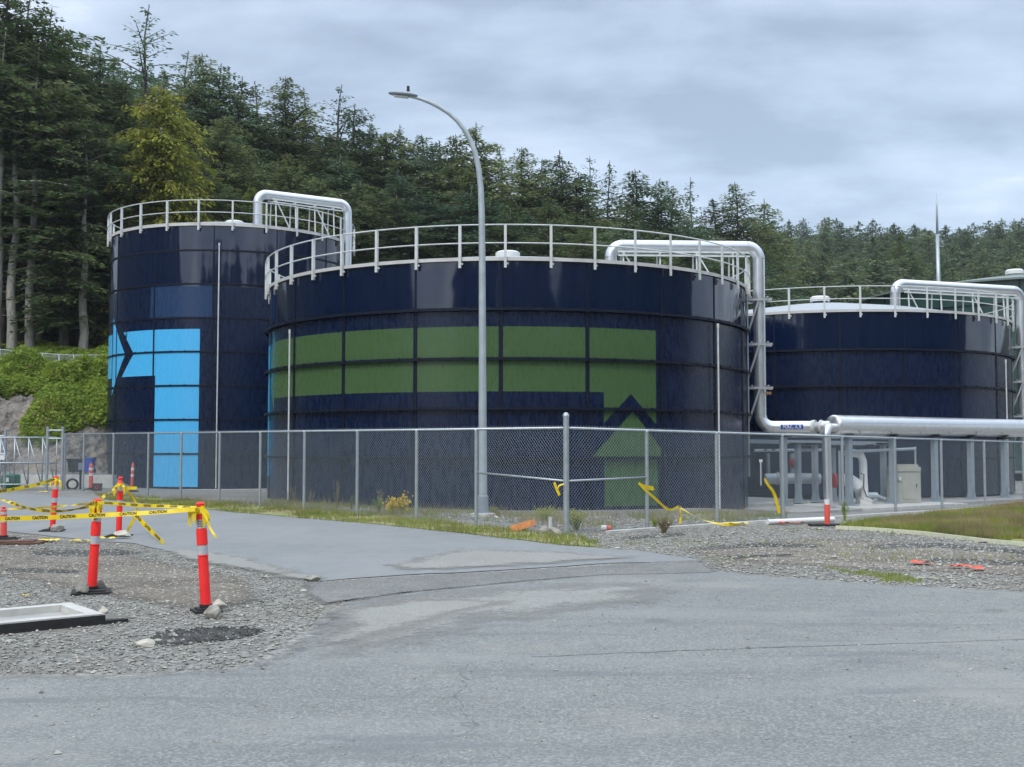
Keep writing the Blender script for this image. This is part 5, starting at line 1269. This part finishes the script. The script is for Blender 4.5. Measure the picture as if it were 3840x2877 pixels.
def weed(px, py, h, label, mat, n=60, spread=.12, z=0, flowers=0, name='weed'):
    p = gnd(px, py, z); root = empty(name, p, label, 'plant'); rd = random.Random(px); mb = MB(); tips = []
    for k in range(n):
        a = rd.uniform(0, 6.28); L = h * rd.uniform(.5, 1.05); s = spread * rd.uniform(.2, 1); q = Vector((math.cos(a) * s, math.sin(a) * s, L)); m = q * .5 + Vector((0, 0, .05 * h)); c0 = Vector((math.cos(a) * .02, math.sin(a) * .02, -.02))
        mb.ribbon([c0, m, q], [.008, .008, .004], up=(math.sin(a), math.cos(a), 0)); tips += [m.lerp(q, rd.random()) for _ in range(5)] + [q]
    mb.build('stems', mat, root)
    mb = MB()
    for q in tips:
        d = Vector((rd.uniform(-1, 1), rd.uniform(-1, 1), rd.uniform(-.5, 1))).normalized() * .03; e2 = d.orthogonal().normalized() * .012; mb.add([q, q + d * .5 + e2, q + d, q + d * .5 - e2], [(0, 1, 2, 3)])
    mb.build('leaves', mat, root)
    if flowers:
        mb = MB()
        for k in range(flowers):
            q = rd.choice(tips) + Vector((rd.gauss(0, .05), rd.gauss(0, .05), rd.gauss(0, .04))); q.z = max(.05, q.z)
            for j in range(3):
                d = Vector((rd.uniform(-1, 1), rd.uniform(-1, 1), rd.uniform(-1, 1))).normalized() * .022; e2 = d.orthogonal().normalized() * .018; mb.add([q - d, q + e2, q + d, q - e2], [(0, 1, 2, 3)])
        mb.build('blossom', M['broomy'], root)
    return root
weed(1470, 1932, .42, 'broom bush with bright yellow flowers, left of the lamp post', M['grass'], 40, .20, -.02, 150, 'broom_shrub')
weed(1512, 1932, .48, 'second yellow flowering broom bush, nearer the lamp post', M['grass'], 40, .18, -.02, 130, 'broom_shrub')
weed(1420, 1925, .40, 'leafy green weed left of the yellow broom', M['bramble'], 40, .16, -.02)
weed(1263, 1912, .75, 'tall reddish dead weed stalk against the fence', M['dry'], 22, .10, -.02)
weed(1318, 1915, .42, 'shorter dead weed right of the tall stalk', M['dry'], 20, .12, -.02)
weed(1425, 1922, .55, 'dead weed stalk behind the green weed', M['dry'], 16, .1, -.02)
weed(2160, 1990, .40, 'bushy dull green weed right of the corner post', M['grass'], 90, .28)
weed(2045, 1948, .3, 'low green weed behind the fence left of the corner post', M['grass'], 80, .4)
weed(2490, 2000, .28, 'spiky green weed in front of the wooden stake', M['dry'], 60, .22)
weed(2455, 1985, .22, 'small bright weed left of the spiky weed', M['bramble'], 30, .08)
weed(3168, 1950, .4, 'green weed at the fence beside the drain leg', M['bramble'], 30, .1)
weed(1850, 1935, .2, 'low green weed right of the lamp base', M['grass'], 50, .2, -.06)
for i, (px, py) in enumerate([(1085, 1890), (1100, 1893), (1160, 1896)]): weed(px, py, .5, 'thin dry weed by the fence, number %s from the left' % ('one', 'two', 'three')[i], M['dry'], 14, .16)

# brambles on the bank
def bramble(x0, x1, y0_, y1_, n, leaf, hmax, fn=None):
    X = rng.uniform(x0, x1, n); Y = rng.uniform(y0_, y1_, n)
    h = np.clip(vn(X, Y, .45, 2) * 1.0 + .55 + .5 * vn(X, Y, 1.3, 7), 0.02, 1.3) * hmax
    keep = vn(X, Y, .25, 5) * 2.2 + (Y - (y0_ + 2.2)) * .8 + 1.9 * np.exp(-((X + 20.4) / 1.4) ** 2) > 0; X, Y, h = X[keep], Y[keep], h[keep]; N = len(X)
    Z = np.array([Gn(a, b) for a, b in zip(X, Y)]) + h * rng.random(N) ** .55
    c = np.stack([X, Y, Z], 1); d = rng.normal(0, 1, (N, 3)); d[:, 2] = d[:, 2] * .5 - .1; d /= np.linalg.norm(d, axis=1)[:, None]; e = np.cross(d, rng.normal(0, 1, (N, 3))); e /= np.linalg.norm(e, axis=1)[:, None]
    L = leaf * rng.uniform(.6, 1.4, N)[:, None]; return np.stack([c - d * L, c + e * L * .45, c + d * L, c - e * L * .45], 1)
Q = np.concatenate([bramble(-33, -17, 48.7, 57.6, 130000, .085, .95), bramble(-34, -16, 57.0, 64, 22000, .12, .35)])
o = npmesh('brambles', Q, 4, M['bramble']); tag(o, 'bright green brambles covering the bank at the left', 'undergrowth', kind='stuff')
Q = np.concatenate([bramble(-60, 25, 64, 100, 60000, .28, 1.3)])
o = npmesh('undergrowth', Q, 4, M['fir']); tag(o, 'dark undergrowth on the forest floor between the trunks', 'undergrowth', kind='stuff')

# ================================================================== conifers
def conifer(seed, H, rb, cs, whorl, nb, leaf, per, droop, p=.85, gap=0, dead=0, lean=0, hang=.4, step=.26):
    r = np.random.default_rng(seed); tv = MB(); rdz = random.Random(seed)
    tr = .011 * H + .04; K_ = 10
    path = [Vector((lean * (k / K_) ** 2 + .12 * math.sin(k * 1.3 + seed) * (k > 0), .1 * math.cos(k * 1.7 + seed) * (k > 0), H * k / K_)) for k in range(K_ + 1)]
    tv.tube([path[0] - Vector((0, 0, 1.5))] + path, [tr * 1.25] + [tr * (1 - .93 * k / K_) for k in range(K_ + 1)], 9)
    def axis(z):
        k = min(K_ - 1, max(0, int(z / H * K_))); f = z / H * K_ - k; return path[k].lerp(path[k + 1], f)
    C = []; D = []; S = []
    z = cs * H
    while z < H * .985:
        t = (z - cs * H) / (H * (1 - cs)); dd = H * (1 - z / H); prof = min(1, (p * dd / rb) ** .8) * min(1, .55 + t * 3.2) * (1 - .25 * t) + .02
        n = max(3, int(nb * (1 - .3 * t)))
        if gap and r.random() < gap * (1 - t * .5): z += whorl * r.uniform(.5, 1); continue
        for k in range(n):
            a = r.uniform(0, 6.283); L = rb * prof * r.uniform(.5, 1.18) * (1.25 if r.random() < .08 else 1); o = axis(z + r.uniform(-.2, .2)); out = np.array([math.cos(a), math.sin(a), 0]); sd = np.array([-out[1], out[0], 0]); rise = r.uniform(.0, .35) + .35 * t * 1.2
            m = max(2, int(L / step)); ss = (np.arange(m) + r.random()) / m; ss = ss[ss < 1.0]
            P = np.array(o)[None] + out[None] * (ss * L)[:, None]; P[:, 2] += rise * L * ss - droop * L * ss ** 2
            e = [Vector(np.array(o) + out * L * q + np.array([0, 0, rise * L * q - droop * L * q * q])) for q in (0, .5, .95)]
            tv.tube(e, [max(.012, .018 * L), .012 * L + .006, .006], 3, caps=False)
            q = np.repeat(P, per, 0); f = np.repeat(ss, per); N = len(q)
            if N == 0: continue
            wd = L * .24 * (1 - .55 * f) ; lat = r.uniform(-1, 1, N)
            q = q + sd[None] * (lat * wd)[:, None] + out[None] * (r.uniform(-.1, .1, N) * L * .3)[:, None]; q[:, 2] += -np.abs(lat) * wd * hang + r.uniform(-.26, .16, N)
            d = out[None] * r.uniform(.3, 1, N)[:, None] + sd[None] * (np.sign(lat) * r.uniform(.1, 1, N))[:, None]; d[:, 2] -= r.uniform(-.15, hang * 1.5, N)
            C.append(q); D.append(d); S.append(np.full(N, 1 - .35 * t))
        z += whorl * r.uniform(.75, 1.25)
    # leader
    q = np.array([axis(zz) for zz in np.linspace(H * .94, H * .995, 14)]); C.append(q); d = r.normal(0, .5, (14, 3)); d[:, 2] = .8; D.append(d); S.append(np.full(14, .5))
    for k in range(dead):
        zz = rdz.uniform(.12, cs + .08) * H; a = rdz.uniform(0, 6.28); L = rdz.uniform(.6, 1.9); o = axis(zz); tv.tube([o, o + Vector((math.cos(a) * L * .5, math.sin(a) * L * .5, -.05)), o + Vector((math.cos(a) * L, math.sin(a) * L, rdz.uniform(-.3, .25)))], [.03, .02, .008], 3, caps=False)
    C = np.concatenate(C); D = np.concatenate(D); S = np.concatenate(S); N = len(C); D /= np.linalg.norm(D, axis=1)[:, None]
    E_ = np.cross(D, r.normal(0, .5, (N, 3)) + np.array([0, 0, 1])); E_ /= np.linalg.norm(E_, axis=1)[:, None]; L = (leaf * S * r.uniform(.6, 1.4, N))[:, None]
    Q = np.stack([C - D * L * .3, C + E_ * L * .26 + D * L * .2, C + D * L, C - E_ * L * .26 + D * L * .2], 1)
    return Q, tv
protos = {}
def proto(key, mat, bark, **k):
    Q, tv = conifer(**k); H = k['H']; root = bpy.data.objects.new('conifer_tree', None); tr_ = tv.build('trunk', M[bark], root, smooth=True); cr_o = npmesh('crown', Q, 4, M[mat], root)
    for o in (tr_, cr_o):
        if o.name in COL.objects: COL.objects.unlink(o)
    protos[key] = (root, H, tr_, cr_o)
proto('d1', 'fir', 'bark', seed=1, H=20, rb=3.8, cs=.12, whorl=0.36, nb=8, leaf=0.29, per=6, droop=0.45, p=0.75)
proto('d2', 'fir', 'bark', seed=2, H=20, rb=3.4, cs=.08, whorl=0.36, nb=8, leaf=0.29, per=6, droop=0.45, p=0.68)
proto('d3', 'firb', 'bark', seed=3, H=20, rb=3.7, cs=.15, whorl=0.36, nb=7, leaf=0.29, per=6, droop=0.45, p=0.85, gap=.1)
proto('tall', 'fir', 'bark', seed=4, H=24, rb=4.4, cs=.28, whorl=.50, nb=7, leaf=0.38, per=5, droop=.30, p=0.85, gap=.15, dead=22)
proto('tall2', 'fir', 'palebark', seed=5, H=24, rb=3.8, cs=0.64, whorl=.55, nb=6, leaf=0.38, per=5, droop=.30, p=0.8, gap=.18, dead=30)
proto('open', 'firb', 'bark', seed=6, H=22, rb=3.4, cs=.22, whorl=.62, nb=5, leaf=0.3, per=4, droop=.10, p=0.75, gap=.28, dead=8, lean=.5)
proto('spire', 'firb', 'bark', seed=7, H=18, rb=1.9, cs=.1, whorl=.42, nb=6, leaf=0.28, per=4, droop=.2, p=0.4, gap=.12)
proto('cedar', 'cedar', 'bark', seed=8, H=20, rb=4.2, cs=.04, whorl=.38, nb=8, leaf=0.34, per=8, droop=.75, p=1.1, hang=1.1)
proto('f1', 'farfir', 'bark', seed=9, H=16, rb=4, cs=.1, whorl=.55, nb=7, leaf=0.5, per=5, droop=.3, step=.4, p=0.75)
proto('f2', 'farfir', 'bark', seed=10, H=16, rb=3.5, cs=.1, whorl=.55, nb=7, leaf=0.5, per=5, droop=.4, p=0.7, step=.4)
proto('f3', 'farfir', 'bark', seed=11, H=16, rb=4.2, cs=.15, whorl=.6, nb=6, leaf=0.52, per=5, droop=.2, p=0.9, gap=.12, step=.42)
proto('fg', 'fargold', 'bark', seed=12, H=14, rb=3.0, cs=.06, whorl=.5, nb=8, leaf=0.5, per=3, droop=.6, p=0.7, step=.36)
trd = random.Random(11); ntree = 0
used_first = set()
def tree(key, Dx, Dy, Y, label, group, wf=1.0, rz=None, minH=5):
    """place a conifer so that its top stands at the given point of the skyline, rooted on the terrain"""
    global ntree
    tp = at(Dx * K, Dy * K, Y); gz = Gn(tp.x, tp.y) - .2; H = tp.z - gz
    if H < minH: return None
    root, H0, tr_, co = protos[key]; r = bpy.data.objects.new('conifer_tree', None); COL.objects.link(r)
    s = H / H0; w = wf * 1.12 * s ** .45 * trd.uniform(.92, 1.1); r.location = (tp.x, tp.y, gz); r.scale = (w, w, s); r.rotation_euler = (0, 0, trd.uniform(0, 6.28) if rz is None else rz)
    tag(r, label, 'conifer', group)
    for ch in (tr_, co):
        c = ch.copy(); COL.objects.link(c); c.parent = r
    ntree += 1; return r
GN, GF = 'conifers on the slope behind the tanks', 'conifers on the far right hillside'
SKY = [(18, -70, 64, 'tall', 'dark tall fir cut by the top left corner of the photo'), (62, -25, 66, 'tall', 'tall fir reaching the top edge, second from the left'), (40, 130, 62.5, 'tall2', 'fir with a long bare pale trunk at the far left'),
 (108, 15, 70, 'tall', 'fir with a ragged top left of the gap in the treeline'), (135, 58, 69, 'd1', 'dense fir just right of the ragged top'), (178, 85, 75, 'tall', 'fir half way between the left corner and the open topped tree'), (215, 98, 72, 'd3', 'bushy fir left of the open topped tree'), (243, 122, 80, 'd1', 'fir peeping just left of the open topped tree'),
 (305, 12, 74, 'open', 'tall open topped fir standing above its neighbours at the left'), (268, 160, 70, 'd2', 'fir leaning against the left of the yellow green cedar'), (343, 178, 66, 'cedar', 'large yellow green cedar behind the tall left tank'),
 (390, 108, 80, 'open', 'thin topped fir right of the yellow green cedar'), (437, 112, 82, 'd1', 'broad fir above the right part of the tall tank'), (478, 138, 82, 'd3', 'dark fir beside the broad fir, sloping right'), (520, 165, 84, 'd2', 'fir at the right shoulder of the dark group'),
 (563, 178, 88, 'open', 'thin spindly fir in the dip of the treeline'), (618, 166, 88, 'd1', 'dense pointed fir above the looping duct of the tall tank'), (657, 188, 92, 'spire', 'narrow pale spire right of the dense pointed fir'), (722, 183, 88, 'open', 'airy fir with light between its branches, left of the lamp'),
 (765, 225, 92, 'd2', 'fir stepping down right of the airy fir'), (800, 266, 94, 'd3', 'small fir on the falling treeline'), (832, 285, 92, 'd1', 'fir left of the lamp head'), (868, 270, 92, 'd2', 'fir directly below the lamp head'), (915, 290, 92, 'd1', 'fir under the curved lamp arm'), (948, 303, 90, 'd3', 'low fir under the lamp arm'),
 (985, 288, 88, 'd1', 'fir just left of the lamp pole'), (1032, 264, 88, 'd2', 'big fir directly behind the lamp pole'), (1082, 318, 94, 'spire', 'thin spire right of the lamp pole'), (1128, 318, 92, 'd1', 'pointed fir above the middle of the wide tank'), (1172, 345, 94, 'd3', 'fir between two pointed ones above the wide tank'),
 (1212, 324, 92, 'd2', 'second pointed fir right of the lamp pole'), (1248, 372, 90, 'd1', 'lower fir right of the second pointed fir'), (1273, 334, 97, 'open', 'airy slender fir above the wide tank'), (1315, 346, 94, 'spire', 'slim fir above the left end of the wide tank duct'), (1372, 364, 96, 'd1', 'broad fir above the duct on the wide tank'),
 (1425, 386, 98, 'd3', 'fir on the shoulder above the wide tank duct'), (1452, 402, 100, 'd2', 'fir stepping down above the wide tank duct'), (1492, 384, 104, 'spire', 'slender fir near the right side of the wide tank'), (1543, 428, 106, 'd1', 'lower fir near the right side of the wide tank'), (1590, 392, 106, 'd1', 'last high fir before the treeline drops to the far hill'), (1647, 430, 112, 'd2', 'fir at the foot of the near treeline, right of the riser duct')]
for x, y, Y, k, lb_ in SKY: tree(k, x, y, Y, lb_, GN, 1.2 if k in ('d1', 'd2', 'd3') and x > 380 else 1.02)
prof = sorted([(s[0], s[1]) for s in SKY if s[0] not in (40, 343)])
def sky_y(x):
    if x <= prof[0][0]: return prof[0][1]
    for (a, b), (c, d) in zip(prof, prof[1:]):
        if x <= c: return b + (d - b) * (x - a) / (c - a)
    return 470
x = -40
while x < 1700:
    Y = trd.uniform(74, 104) if x < 520 else trd.uniform(82, 116)
    tree(trd.choice(['d1', 'd2', 'd3', 'd1', 'tall']), x, sky_y(x) + trd.uniform(75, 150), Y, 'dark conifer packed into the wood behind the tanks', GN, 1.15); x += 25
x = -60
while x < 1720:
    Y = trd.uniform(66, 74) if x < 520 else trd.uniform(76, 86)
    tree(trd.choice(['d1', 'd2', 'd3']), x, max(sky_y(x) + 130, trd.uniform(330, 430)), Y, 'conifer low in the wood just above the tank railings', 'lower conifers just behind the tanks', 1.25); x += 40
for x, y, Y, k in [(8, 60, 62, 'tall2'), (80, 90, 63, 'tall2'), (95, 170, 66, 'tall2'), (150, 200, 63, 'd1'), (188, 290, 62.5, 'tall2'), (215, 260, 66, 'd1'), (-30, 0, 64, 'tall')]: tree(k, x, y, Y, 'conifer with a dark skirt at the left edge of the wood', 'conifers above the bramble bank')
x = -70
while x < 330: tree(trd.choice(['d1', 'd2', 'tall']), x, trd.uniform(210, 330), trd.uniform(84, 96), 'dark conifer deep in the wood at the left', 'conifers deep in the left wood', 1.4); x += 32
tree('cedar', 540, 395, 68, 'small rusty young cedar behind the looping duct', GN, .5)
# far hillside
row = 124.0
while row < 285:
    x0_, x1_ = (2820 - 1920) / FPX * row, (3960 - 1920) / FPX * row; x = x0_ + trd.uniform(0, 5)
    while x < x1_:
        Y = row + trd.uniform(-5, 5); H = trd.uniform(11, 18); gz = Gn(x, Y); px = 1920 + x / Y * FPX; key = 'fg' if (row < 180 and trd.random() < .16) else trd.choice(['f1', 'f2', 'f3'])
        ptop = 1670 - (gz + H - CAMZ) / Y * FPX
        r = tree(key, px / K, max(ptop, 815 + trd.uniform(0, 40)) / K, Y, ('yellow green conifer low on the far right hillside' if key == 'fg' else 'conifer on the far right hillside'), ('yellow green conifers on the far hillside' if key == 'fg' else GF), 1.15)
        x += trd.uniform(4.8, 7.4) * (1 + (row - 124) / 500)
    row += 13 + (row - 124) * .03
x = (2830 - 1920) / FPX * 268; i_ = 0
while x < (3900 - 1920) / FPX * 268:
    Y = 268 + trd.uniform(-5, 5); dxp = (1920 + x / Y * FPX) / K
    tree(['f1', 'f3', 'f2'][i_ % 3], dxp, 482 + 6 * math.sin(dxp / 60) + trd.uniform(-10, 16), Y, 'conifer on the far right hillside', GF, 1.25); i_ += 1; x += trd.uniform(3.4, 5.2)
for a, b, Y in ((1905, 528, 150), (1745, 515, 150), (2110, 588, 128), (1840, 600, 126)): tree('f1' if Y > 130 else 'fg', a, b, Y, {1905: 'tall pyramid conifer half way up the far hill, left of the mast', 1745: 'yellowish conifer at the left foot of the far hill', 2110: 'bright yellow green young conifer right of the mast', 1840: 'pale conifer just above the right tank railing'}[a], GF)
print('trees', ntree)
# unseen dark rise added behind the viewer to darken the tank reflections
hv = []; hf_ = []; na = 120
for i in range(na + 1):
    az_ = 62 + 263 * i / na; gap_ = 1 - sstep(208, 211, az_) * (1 - sstep(236, 239, az_)); gap_ *= 1 - .75 * sstep(150, 151.5, az_) * (1 - sstep(153, 154.5, az_))  # openings leave bright sky for the tanks to mirror
    for j, (d_, z_) in enumerate(((62, -.2), (72, 5), (84, 15), (100, 24), (150, 26))):
        a_ = R_(az_); hv.append((math.sin(a_) * d_, math.cos(a_) * d_, 1.35 * z_ * gap_ * (1 + .25 * mnoise.noise(Vector((i * .45, j * .3, 0)))) - .1))
for i in range(na):
    for j in range(4): hf_.append((i * 5 + j, i * 5 + j + 1, (i + 1) * 5 + j + 1, (i + 1) * 5 + j))
mb = MB(); mb.add(hv, hf_); o = mb.build('hill', M['soil']); o['kind'] = 'structure'
# woodland added behind the viewer for dark reflections (seen only mirrored in the glossy tanks)
Qs = []; base = np.empty(0)
co = protos['f1'][3]; nv0 = len(co.data.vertices); arr = np.empty(nv0 * 3, np.float32); co.data.vertices.foreach_get('co', arr); arr = arr.reshape(-1, 4, 3)[::2]
for k in range(110):
    a = R_(trd.uniform(66, 318)); 
    if 207 < math.degrees(a) < 240: continue
    d_ = trd.uniform(52, 72); s = trd.uniform(.9, 1.35); q = arr * np.array([s * 1.2, s * 1.2, s]); c, sn = math.cos(k), math.sin(k)
    q = np.stack([q[..., 0] * c - q[..., 1] * sn + math.sin(a) * d_, q[..., 0] * sn + q[..., 1] * c + math.cos(a) * d_, q[..., 2]], -1); Qs.append(q)
o = npmesh('unseen_woodland', np.concatenate(Qs), 4, M['farfir']); tag(o, 'unseen dark wood added behind the viewer, mirrored in the glossy tanks', 'unseen_woodland', kind='stuff')

# ================================================================== sub-parts and labels of look-alikes
SUB = {'lettering': ('label_plate', 'sign_plate', 'strip'), 'handle': ('door',), 'vent_cap': ('vent_neck', 'roof'), 'sticker_print': ('tube',), 'lens': ('luminaire',), 'photocell': ('luminaire',), 'antenna': ('housing',), 'ring': ('plate',)}
for o in list(bpy.data.objects):
    k = o.name.split('.')[0]
    if k in SUB and o.parent is not None and o.parent.parent is None:
        for c in o.parent.children:
            if c.name.split('.')[0] in SUB[k]:
                off = c.location.copy(); rot = c.rotation_euler.copy()
                if rot.x or rot.y or rot.z: break
                o.parent = c; o.location = o.location - off; break
bpy.context.view_layer.update()
def pxof(o): return 1920 + o.location.x / o.location.y * FPX
ref = [(x * K, lb_) for x, y, Y, k, lb_ in SKY]
ORD = 'first second third fourth fifth sixth seventh eighth ninth tenth eleventh twelfth thirteenth fourteenth fifteenth sixteenth seventeenth eighteenth nineteenth twentieth'.split()
ORD += ['twenty-' + w for w in ORD[:9]] + ['thirtieth'] + ['thirty-' + w for w in ORD[:9]]
seen = {o['label'] for o in bpy.data.objects if 'label' in o}
LAND = [(0, 'the left photo edge'), (70, 'the bare pale trunk'), (230, 'the ragged topped fir'), (400, 'the left rail of the tall tank'), (525, 'the open topped fir'), (600, 'the yellow green cedar'), (760, 'the broad fir over the tall tank'), (900, 'the dark fir beside it'),
        (975, 'the left end of the looping duct'), (1080, 'the dense pointed fir'), (1250, 'the airy fir left of the lamp'), (1400, 'the small fir on the falling treeline'), (1510, 'the lamp head'), (1600, 'the curved lamp arm'), (1790, 'the lamp pole'), (1905, 'the vent of the wide tank'), (2110, 'the second pointed fir'),
        (2290, 'the left end of the wide tank duct'), (2400, 'the middle of the wide tank duct'), (2580, 'the right half of the wide tank duct'), (2760, 'the last high fir'), (2860, 'the riser duct')]
GL = {'dark conifer packed into the wood behind the tanks': 'dark conifer %s %s', 'conifer low in the wood just above the tank railings': 'low conifer %s %s',
      'conifer with a dark skirt at the left edge of the wood': 'skirted conifer above brambles %s %s', 'dark conifer deep in the wood at the left': 'conifer deep in the wood %s %s'}
for gl, fmt in GL.items():
    obs_ = sorted([o for o in bpy.data.objects if o.get('label') == gl], key=pxof)
    for o in obs_:
        x = pxof(o); best = sorted(LAND, key=lambda q: abs(q[0] - x)); done = False
        for px_, nm in best[:3]:
            d_ = x - px_; rels = (['directly above'] if abs(d_) < 25 else []) + (['just right of', 'a little right of', 'further right of'] if d_ > 0 else ['just left of', 'a little left of', 'further left of'])
            for rl in rels:
                L_ = fmt % (rl, nm)
                if L_ not in seen: seen.add(L_); o['label'] = L_; done = True; break
            if done: break
for gname in (GF, 'yellow green conifers on the far hillside'):
    obs_ = [o for o in bpy.data.objects if o.get('group') == gname and ('conifer on the far right' in o['label'] or 'yellow green conifer low' in o['label'])]
    rows = {}
    for o in obs_: rows.setdefault(int((o.location.y - 117) / 14), []).append(o)
    for ri, (k, l) in enumerate(sorted(rows.items())):
        for i, o in enumerate(sorted(l, key=pxof)):
            o['label'] = ('yellow green' if 'yellow' in gname else 'dull green') + ' conifer, %s from the left in the %s row up the far hill' % (ORD[i], ORD[ri])
# ================================================================== haze
mb = MB(); mb.box((0, 130, 32), (560, 560, 70)); hz = mb.build('haze', bpy.data.materials.new('haze air')); hz['kind'] = 'stuff'
m = hz.data.materials[0]; m.use_nodes = True; m.node_tree.nodes.clear(); o_ = m.node_tree.nodes.new('ShaderNodeOutputMaterial'); v_ = m.node_tree.nodes.new('ShaderNodeVolumePrincipled')
v_.inputs['Color'].default_value = (.90, .95, 1, 1); v_.inputs['Density'].default_value = .00024; v_.inputs['Anisotropy'].default_value = .2; m.node_tree.links.new(v_.outputs[0], o_.inputs['Volume'])
